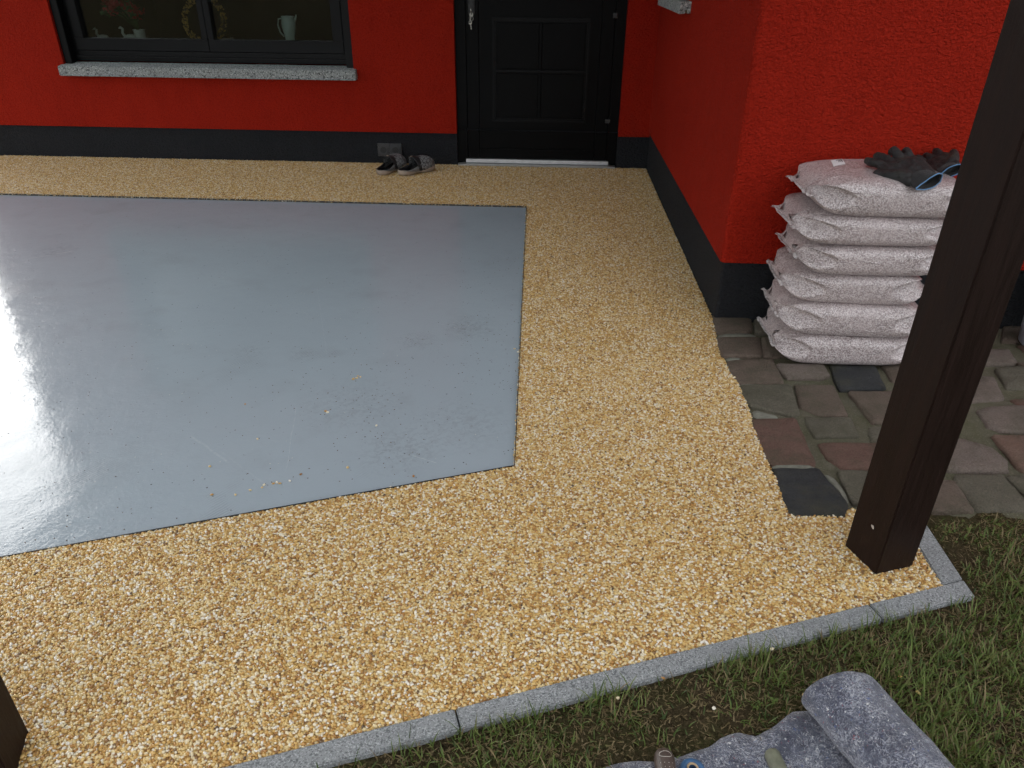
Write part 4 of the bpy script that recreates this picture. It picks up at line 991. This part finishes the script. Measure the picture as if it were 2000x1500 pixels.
# ------------------------------------------------------------------ loose pebbles
shp = [o.data for o in pcol.objects]
lp = [(697, 739), (690, 741), (704, 737), (699, 735), (640, 806), (636, 804), (503, 858), (414, 967), (489, 958), (512, 953), (516, 948), (534, 945), (541, 943), (547, 945), (566, 940), (679, 914), (479, 790), (735, 832), (588, 927), (808, 931), (1005, 682), (1012, 688), (460, 967), (410, 912)]
for i, q in enumerate(lp):
    p = G(*q, -.0075); o = bpy.data.objects.new('loose_pebble', shp[i % 7]); COL.objects.link(o); s = random.uniform(.75, 1.15); o.scale = (s, s, s)
    o.location = (p.x, p.y, -.0075+.0020*s); o.rotation_euler = (0, 0, random.uniform(0, 6))
    if i < 4: lab, gr = 'tan pebble in the little heap near the middle of the grey floor', 'little heap of pebbles on the grey floor'
    elif i < 6: lab, gr = 'tan pebble of the small pair below the little heap on the floor', 'pair of pebbles on the grey floor'
    elif 8 <= i < 15: lab, gr = 'pebble in the loose row near the front edge of the grey floor', 'row of pebbles by the front floor edge'
    elif i in (20, 21): lab, gr = 'pebble of the pair at the right edge of the grey floor', 'pair of pebbles by the right floor edge'
    else: lab, gr = {6: 'single reddish pebble alone on the open grey floor', 7: 'leftmost tan pebble near the front edge of the grey floor', 15: 'lone pebble close to the front edge right of the pebble row', 16: 'lone pebble on the grey floor left of the little heap', 17: 'lone pebble on the grey floor below and right of the heap', 18: 'lone pebble just above the right end of the pebble row', 19: 'lone pebble by the right end of the front floor edge', 22: 'lone pebble just left of the pebble row by the edge', 23: 'lone pebble above the leftmost pebble of the front edge'}[i], 'loose pebbles on the grey floor'
    tag(o, lab, 'pebble', gr)
lq = [(1566, 1367), (1573, 1370), (1755, 1330), (1392, 1394), (1294, 1333), (1206, 1372), (1790, 1360), (1505, 1277)]
for i, q in enumerate(lq):
    p = G(*q, -.01); o = bpy.data.objects.new('stray_pebble', shp[(i*3) % 7]); COL.objects.link(o); s = random.uniform(.8, 1.2); o.scale = (s, s, s); o.location = (p.x, p.y, lawn_z(p.x, p.y)+.012); o.rotation_euler = (.3, .2, random.uniform(0, 6))
    tag(o, 'single stray pebble lying in the grass', 'pebble', 'stray pebbles in the grass')
# grit trodden onto the floor
bm = bmesh.new(); r_ = np.random.default_rng(5)
for k in range(760):
    px, py = (r_.uniform(0, 1010), r_.uniform(400, 1060)) if k < 430 else ((r_.normal(690, 110), r_.normal(800, 70)) if k < 620 else (r_.uniform(900, 1018), r_.uniform(500, 760)))
    p = G(px, py, -.0073)
    if not inside(hole, np.array([[p.x, p.y]]))[0]: continue
    s = r_.uniform(.0006, .0016); bmesh.ops.create_icosphere(bm, subdivisions=1, radius=s, matrix=Matrix.Translation((p.x, p.y, -.0071))@Matrix.Rotation(r_.uniform(0, 3), 4, 'Z')@Matrix.Diagonal((1.5, 1, .6, 1)))
grit = link('floor_grit', from_bm('floor_grit', bm), 'twig'); tag(grit, kind='stuff')

# ------------------------------------------------------------------ things on the sill behind the window
def wx(px, py, y=.25): return WY(px, py, y).x
SZ = .6685
x = wx(566, 60); pj = thing('enamel_jug', 'pale green enamel jug behind the right window pane', 'jug', (x, .24, SZ))
lathe('jug_body', [(0, 0), (.030, 0), (.032, .006), (.028, .020), (.031, .05), (.042, .095), (.044, .125), (.038, .152), (.041, .162), (.039, .162), (.035, .150), (0, .145)], 'enamel', pj, (x, .24, SZ), 28)
tube('handle', [Vector((x-.036, .24, SZ+.150)), Vector((x-.060, .24, SZ+.145)), Vector((x-.068, .24, SZ+.11)), Vector((x-.058, .24, SZ+.07)), Vector((x-.036, .24, SZ+.045))], .005, 'enamel', pj, 8)
tube('spout', [Vector((x+.030, .24, SZ+.125)), Vector((x+.046, .24, SZ+.145)), Vector((x+.056, .24, SZ+.170))], [.012, .008, .004], 'enamel', pj, 10)
x = wx(400, 50); wr_ = thing('berry_wreath', 'round wreath of yellow berries behind the window mullion', 'wreath', (x, .26, SZ))
RC = .125; tube('wreath_ring', [Vector((x+RC*math.cos(t), .26+.03*math.sin(t), SZ+RC+.008+RC*math.sin(t)*.98)) for t in np.linspace(0, 2*math.pi, 40)[:-1]], .012, 'twig', wr_, 8, True)
bm = bmesh.new()
for k in range(330):
    t = random.uniform(0, 2*math.pi); a = random.uniform(0, 2*math.pi); rr_ = .016
    p = Vector((x+(RC+rr_*math.cos(a))*math.cos(t), .26+.03*math.sin(t)-abs(rr_*math.sin(a))*random.choice((1, .6, -.3)), SZ+RC+.008+(RC+rr_*math.cos(a))*math.sin(t)*.98)); bmesh.ops.create_icosphere(bm, subdivisions=1, radius=random.uniform(.0045, .0075), matrix=Matrix.Translation(p))
o = link('berries', from_bm('berries', bm, True), 'berry', wr_); o['kind'] = 'stuff'
x = wx(272, 55); pp = thing('potted_plant', 'red flowering plant in a small white pot behind the left pane', 'potted plant', (x, .24, SZ))
lathe('pot', [(0, 0), (.030, 0), (.034, .06), (.037, .075), (.034, .075), (.030, .065), (0, .062)], 'white_pot', pp, (x, .24, SZ), 28)
for k in range(15):
    a = random.uniform(0, 6.28); top = Vector((x-.20+.21*random.random(), .26+.05*math.sin(a), SZ+.16+.18*random.random()))
    tube('stem', [Vector((x, .24, SZ+.06)), Vector((x, .24, SZ+.06)).lerp(top, .5)+Vector((0, 0, .03)), top], .0022, 'leaf', pp, 6)
    bm = bmesh.new()
    for i in range(34):
        d = Vector((random.gauss(0, 1), random.gauss(0, 1), random.gauss(0, 1))).normalized()*random.uniform(.010, .050); c_ = top+d; u = Vector((random.gauss(0, 1), random.gauss(0, 1), random.gauss(0, 1))).normalized(); v = u.cross(d).normalized()
        s = random.uniform(.011, .020); bm.faces.new([bm.verts.new(c_+u*s), bm.verts.new(c_+v*s*.7), bm.verts.new(c_-u*s), bm.verts.new(c_-v*s*.7)])
    o = link('flower_head' if k % 3 else 'leaf_tuft', from_bm('flower_head', bm), 'flower' if k % 3 else 'leaf', pp)
def figurine(px, py, s, label):
    x = wx(px, py, .20); f = thing('bird_figurine', label, 'figurine', (x, .20, SZ))
    bm = bmesh.new(); bmesh.ops.create_uvsphere(bm, u_segments=18, v_segments=12, radius=1, matrix=Matrix.Translation((x, .20, SZ+.026*s))@Matrix.Diagonal((.040*s, .022*s, .024*s, 1)))
    for v in bm.verts:
        k_ = (v.co.x-x)/(.04*s); v.co.z += .012*s*max(0, k_-.3)
    link('body', from_bm('body', bm, True), 'white_pot', f)
    tube('neck', [Vector((x-.026*s, .2, SZ+.035*s)), Vector((x-.040*s, .2, SZ+.055*s)), Vector((x-.034*s, .2, SZ+.080*s)), Vector((x-.046*s, .2, SZ+.088*s)), Vector((x-.060*s, .2, SZ+.082*s))], [.010*s, .007*s, .0075*s, .008*s, .002*s], 'white_pot', f, 10)
figurine(250, 58, 1.0, 'small white bird figurine beside the white pot in the window'); figurine(198, 60, .9, 'small white bird figurine in the left corner of the window')
x = wx(448, 70); bx_ = thing('plant_pot', 'low grey pot with twigs right of the wreath in the window', 'plant pot', (x, .22, SZ))
lathe('pot', [(0, 0), (.026, 0), (.034, .035), (.031, .037), (0, .03)], 'sole', bx_, (x, .22, SZ), 20)
for k in range(8): tube('twig', [Vector((x, .22, SZ+.03)), Vector((x+random.uniform(-.04, .04), .22+random.uniform(-.02, .02), SZ+.05)), Vector((x+random.uniform(-.07, .07), .22+random.uniform(-.03, .03), SZ+random.uniform(.055, .09)))], .0014, 'twig', bx_, 5)

# ------------------------------------------------------------------ grass
def grass(name, N0, lmin, lmax, seed, dens, lie=0., dryf=.24, edge=False):
    r_ = np.random.default_rng(seed)
    P = np.stack([r_.uniform(-.5, 2.9, N0), r_.uniform(-4.62, -3.34, N0)], 1)
    d_out = (P-np.array(KI[:2]))@np.array(KN[:2]); ok = ((d_out > KW+.003) | (P[:, 0] > 1.496)) & (P[:, 1] < -3.405+.018*np.sin(P[:, 0]*31)+.012*np.sin(P[:, 0]*73))
    ok &= ~((P[:, 0] < 1.52) & (P[:, 1] > -3.44))
    dl = P-CAM[:2]; dep = dl@_fw[:2]/np.linalg.norm(_fw[:2]); ok &= np.abs(dl@_r0[:2]) < .80*dep+.55
    ok &= dep > .35
    # nothing grows up through the felt
    fe = [(e.x, e.y-.006) for e in E_[:-1]]; rr0 = c0+sd_*.066; rr1 = c0-sd_*.066
    fpoly = fe+[(E_[-1].x, -4.6), (E_[0].x, -4.6)]
    ok &= ~inside(fpoly, P)
    ql = [c0-ax*.004+sd_*.066, c0-ax*.004-sd_*.066, c0+ax*ln-sd_*.066, c0+ax*ln+sd_*.066]; ok &= ~inside([(v.x, v.y) for v in ql], P)
    if edge: ok &= (d_out < KW+.022) & (P[:, 0] < 1.5)
    P = P[ok]; P3 = np.c_[P, np.zeros(len(P))]
    cover = smooth_noise(P3, 11, 71)*.6+smooth_noise(P3, 34, 72)*.55
    keep = r_.uniform(0, 1, len(P)) < np.clip(dens+.75*cover, .04, 1)
    P = P[keep]; P3 = P3[keep]; cover = cover[keep]; n = len(P)
    z0 = -.010+.004*smooth_noise(P3, 9, 3)+.004*smooth_noise(P3, 30, 4)-.002
    L = r_.uniform(lmin, lmax, n)*(.75+.45*np.clip(cover+.5, 0, 1.3)); wd = r_.uniform(.0008, .0017, n); an = r_.uniform(0, 2*np.pi, n)+1.2*smooth_noise(P3, 22, 73)
    lean = np.clip(r_.normal(.65+lie, .35, n), .05, 2.7); curl = r_.uniform(.2, 1.3, n)*(.15 if lie > 1 else 1); lean = np.clip(lean, .05, 2.55) if lie > 1 else lean
    if edge: an = math.atan2(-KN.y, -KN.x)+r_.normal(0, .9, n); lean *= .8
    dirx, diry = np.cos(an), np.sin(an); tx, ty = -diry, dirx
    V = np.empty((n, 7, 3), np.float32); x = P[:, 0].copy(); y = P[:, 1].copy(); z = z0.copy()
    for k in range(4):
        f = (1., .92, .62)[k] if k < 3 else 0
        if k < 3:
            V[:, 2*k] = np.stack([x-tx*wd*f, y-ty*wd*f, z], 1); V[:, 2*k+1] = np.stack([x+tx*wd*f, y+ty*wd*f, z], 1)
        else: V[:, 6] = np.stack([x, y, z], 1)
        th = lean*.55+curl*k*.38; x = x+dirx*np.sin(th)*L/3; y = y+diry*np.sin(th)*L/3; z = np.maximum(z+np.cos(th)*L/3, z0+.002)
    me = bpy.data.meshes.new(name); me.vertices.add(n*7); me.vertices.foreach_set('co', V.ravel())
    tri = np.array([[0, 1, 3], [0, 3, 2], [2, 3, 5], [2, 5, 4], [4, 5, 6]]); idx = (np.arange(n)[:, None, None]*7+tri[None]).ravel().astype(np.int32)
    me.loops.add(len(idx)); me.loops.foreach_set('vertex_index', idx); me.polygons.add(len(idx)//3); me.polygons.foreach_set('loop_start', np.arange(0, len(idx), 3, dtype=np.int32)); me.update(calc_edges=True)
    tint = np.clip(r_.normal(.50, .17, n)+.20*cover, 0, .82); dry = r_.uniform(0, 1, n) < dryf-.14*cover; tint[dry] = r_.uniform(.84, .95 if lie > 1 else 1., dry.sum())
    at = me.attributes.new('tint', 'FLOAT_COLOR', 'POINT'); c4 = np.ones((n, 7, 4), np.float32); c4[..., 0] = tint[:, None]; at.data.foreach_set('color', c4.ravel())
    o = link(name, me, 'grass'); tag(o, kind='stuff'); return o
grass('grass', 190000, .012, .034, 21, .33)
grass('tall_grass', 9000, .028, .052, 22, .34)
grass('kerb_grass', 70000, .024, .058, 24, .26, 0., .1, True)
grass('thatch', 130000, .008, .026, 23, .75, 1.9, .90)

# small broad leaves of clover and weeds between the blades
r_ = np.random.default_rng(77); V, Fc = [], []
for k in range(900):
    x, y = r_.uniform(-.2, 2.6), r_.uniform(-4.45, -3.42); d_o = (x-KI.x)*KN.x+(y-KI.y)*KN.y
    if not (d_o > KW+.012 or x > 1.51) or (y > -3.44 and x < 1.56): continue
    if smooth_noise(np.array([[x, y, 0.]]), 7, 88)[0] < .15: continue
    if inside([(e.x, e.y+.004) for e in E_]+[(E_[-1].x, -4.6), (E_[0].x, -4.6)], np.array([[x, y]]))[0] or abs((Vector((x, y, 0))-c0).dot(sd_)) < .08 and (Vector((x, y, 0))-c0).dot(ax) > -.05: continue
    z = lawn_z(x, y)+r_.uniform(.006, .016); a0 = r_.uniform(0, 6.28); sz = r_.uniform(.0035, .0075)
    for j in range(3):
        a = a0+j*2.094; d = np.array([math.cos(a), math.sin(a), .25]); t_ = np.array([-math.sin(a), math.cos(a), 0]); c_ = np.array([x, y, z]); i = len(V)
        V += [c_, c_+d*sz*.6+t_*sz*.5, c_+d*sz*1.15+np.array([0, 0, -.0006]), c_+d*sz*.6-t_*sz*.5]; Fc.append((i, i+1, i+2, i+3))
cm = mesh('clover', V, Fc); at = cm.attributes.new('tint', 'FLOAT_COLOR', 'POINT'); at.data.foreach_set('color', np.tile(np.array([.5, 0, 0, 1], np.float32), len(V)))
clover = link('clover', cm, 'grass'); tag(clover, kind='stuff')
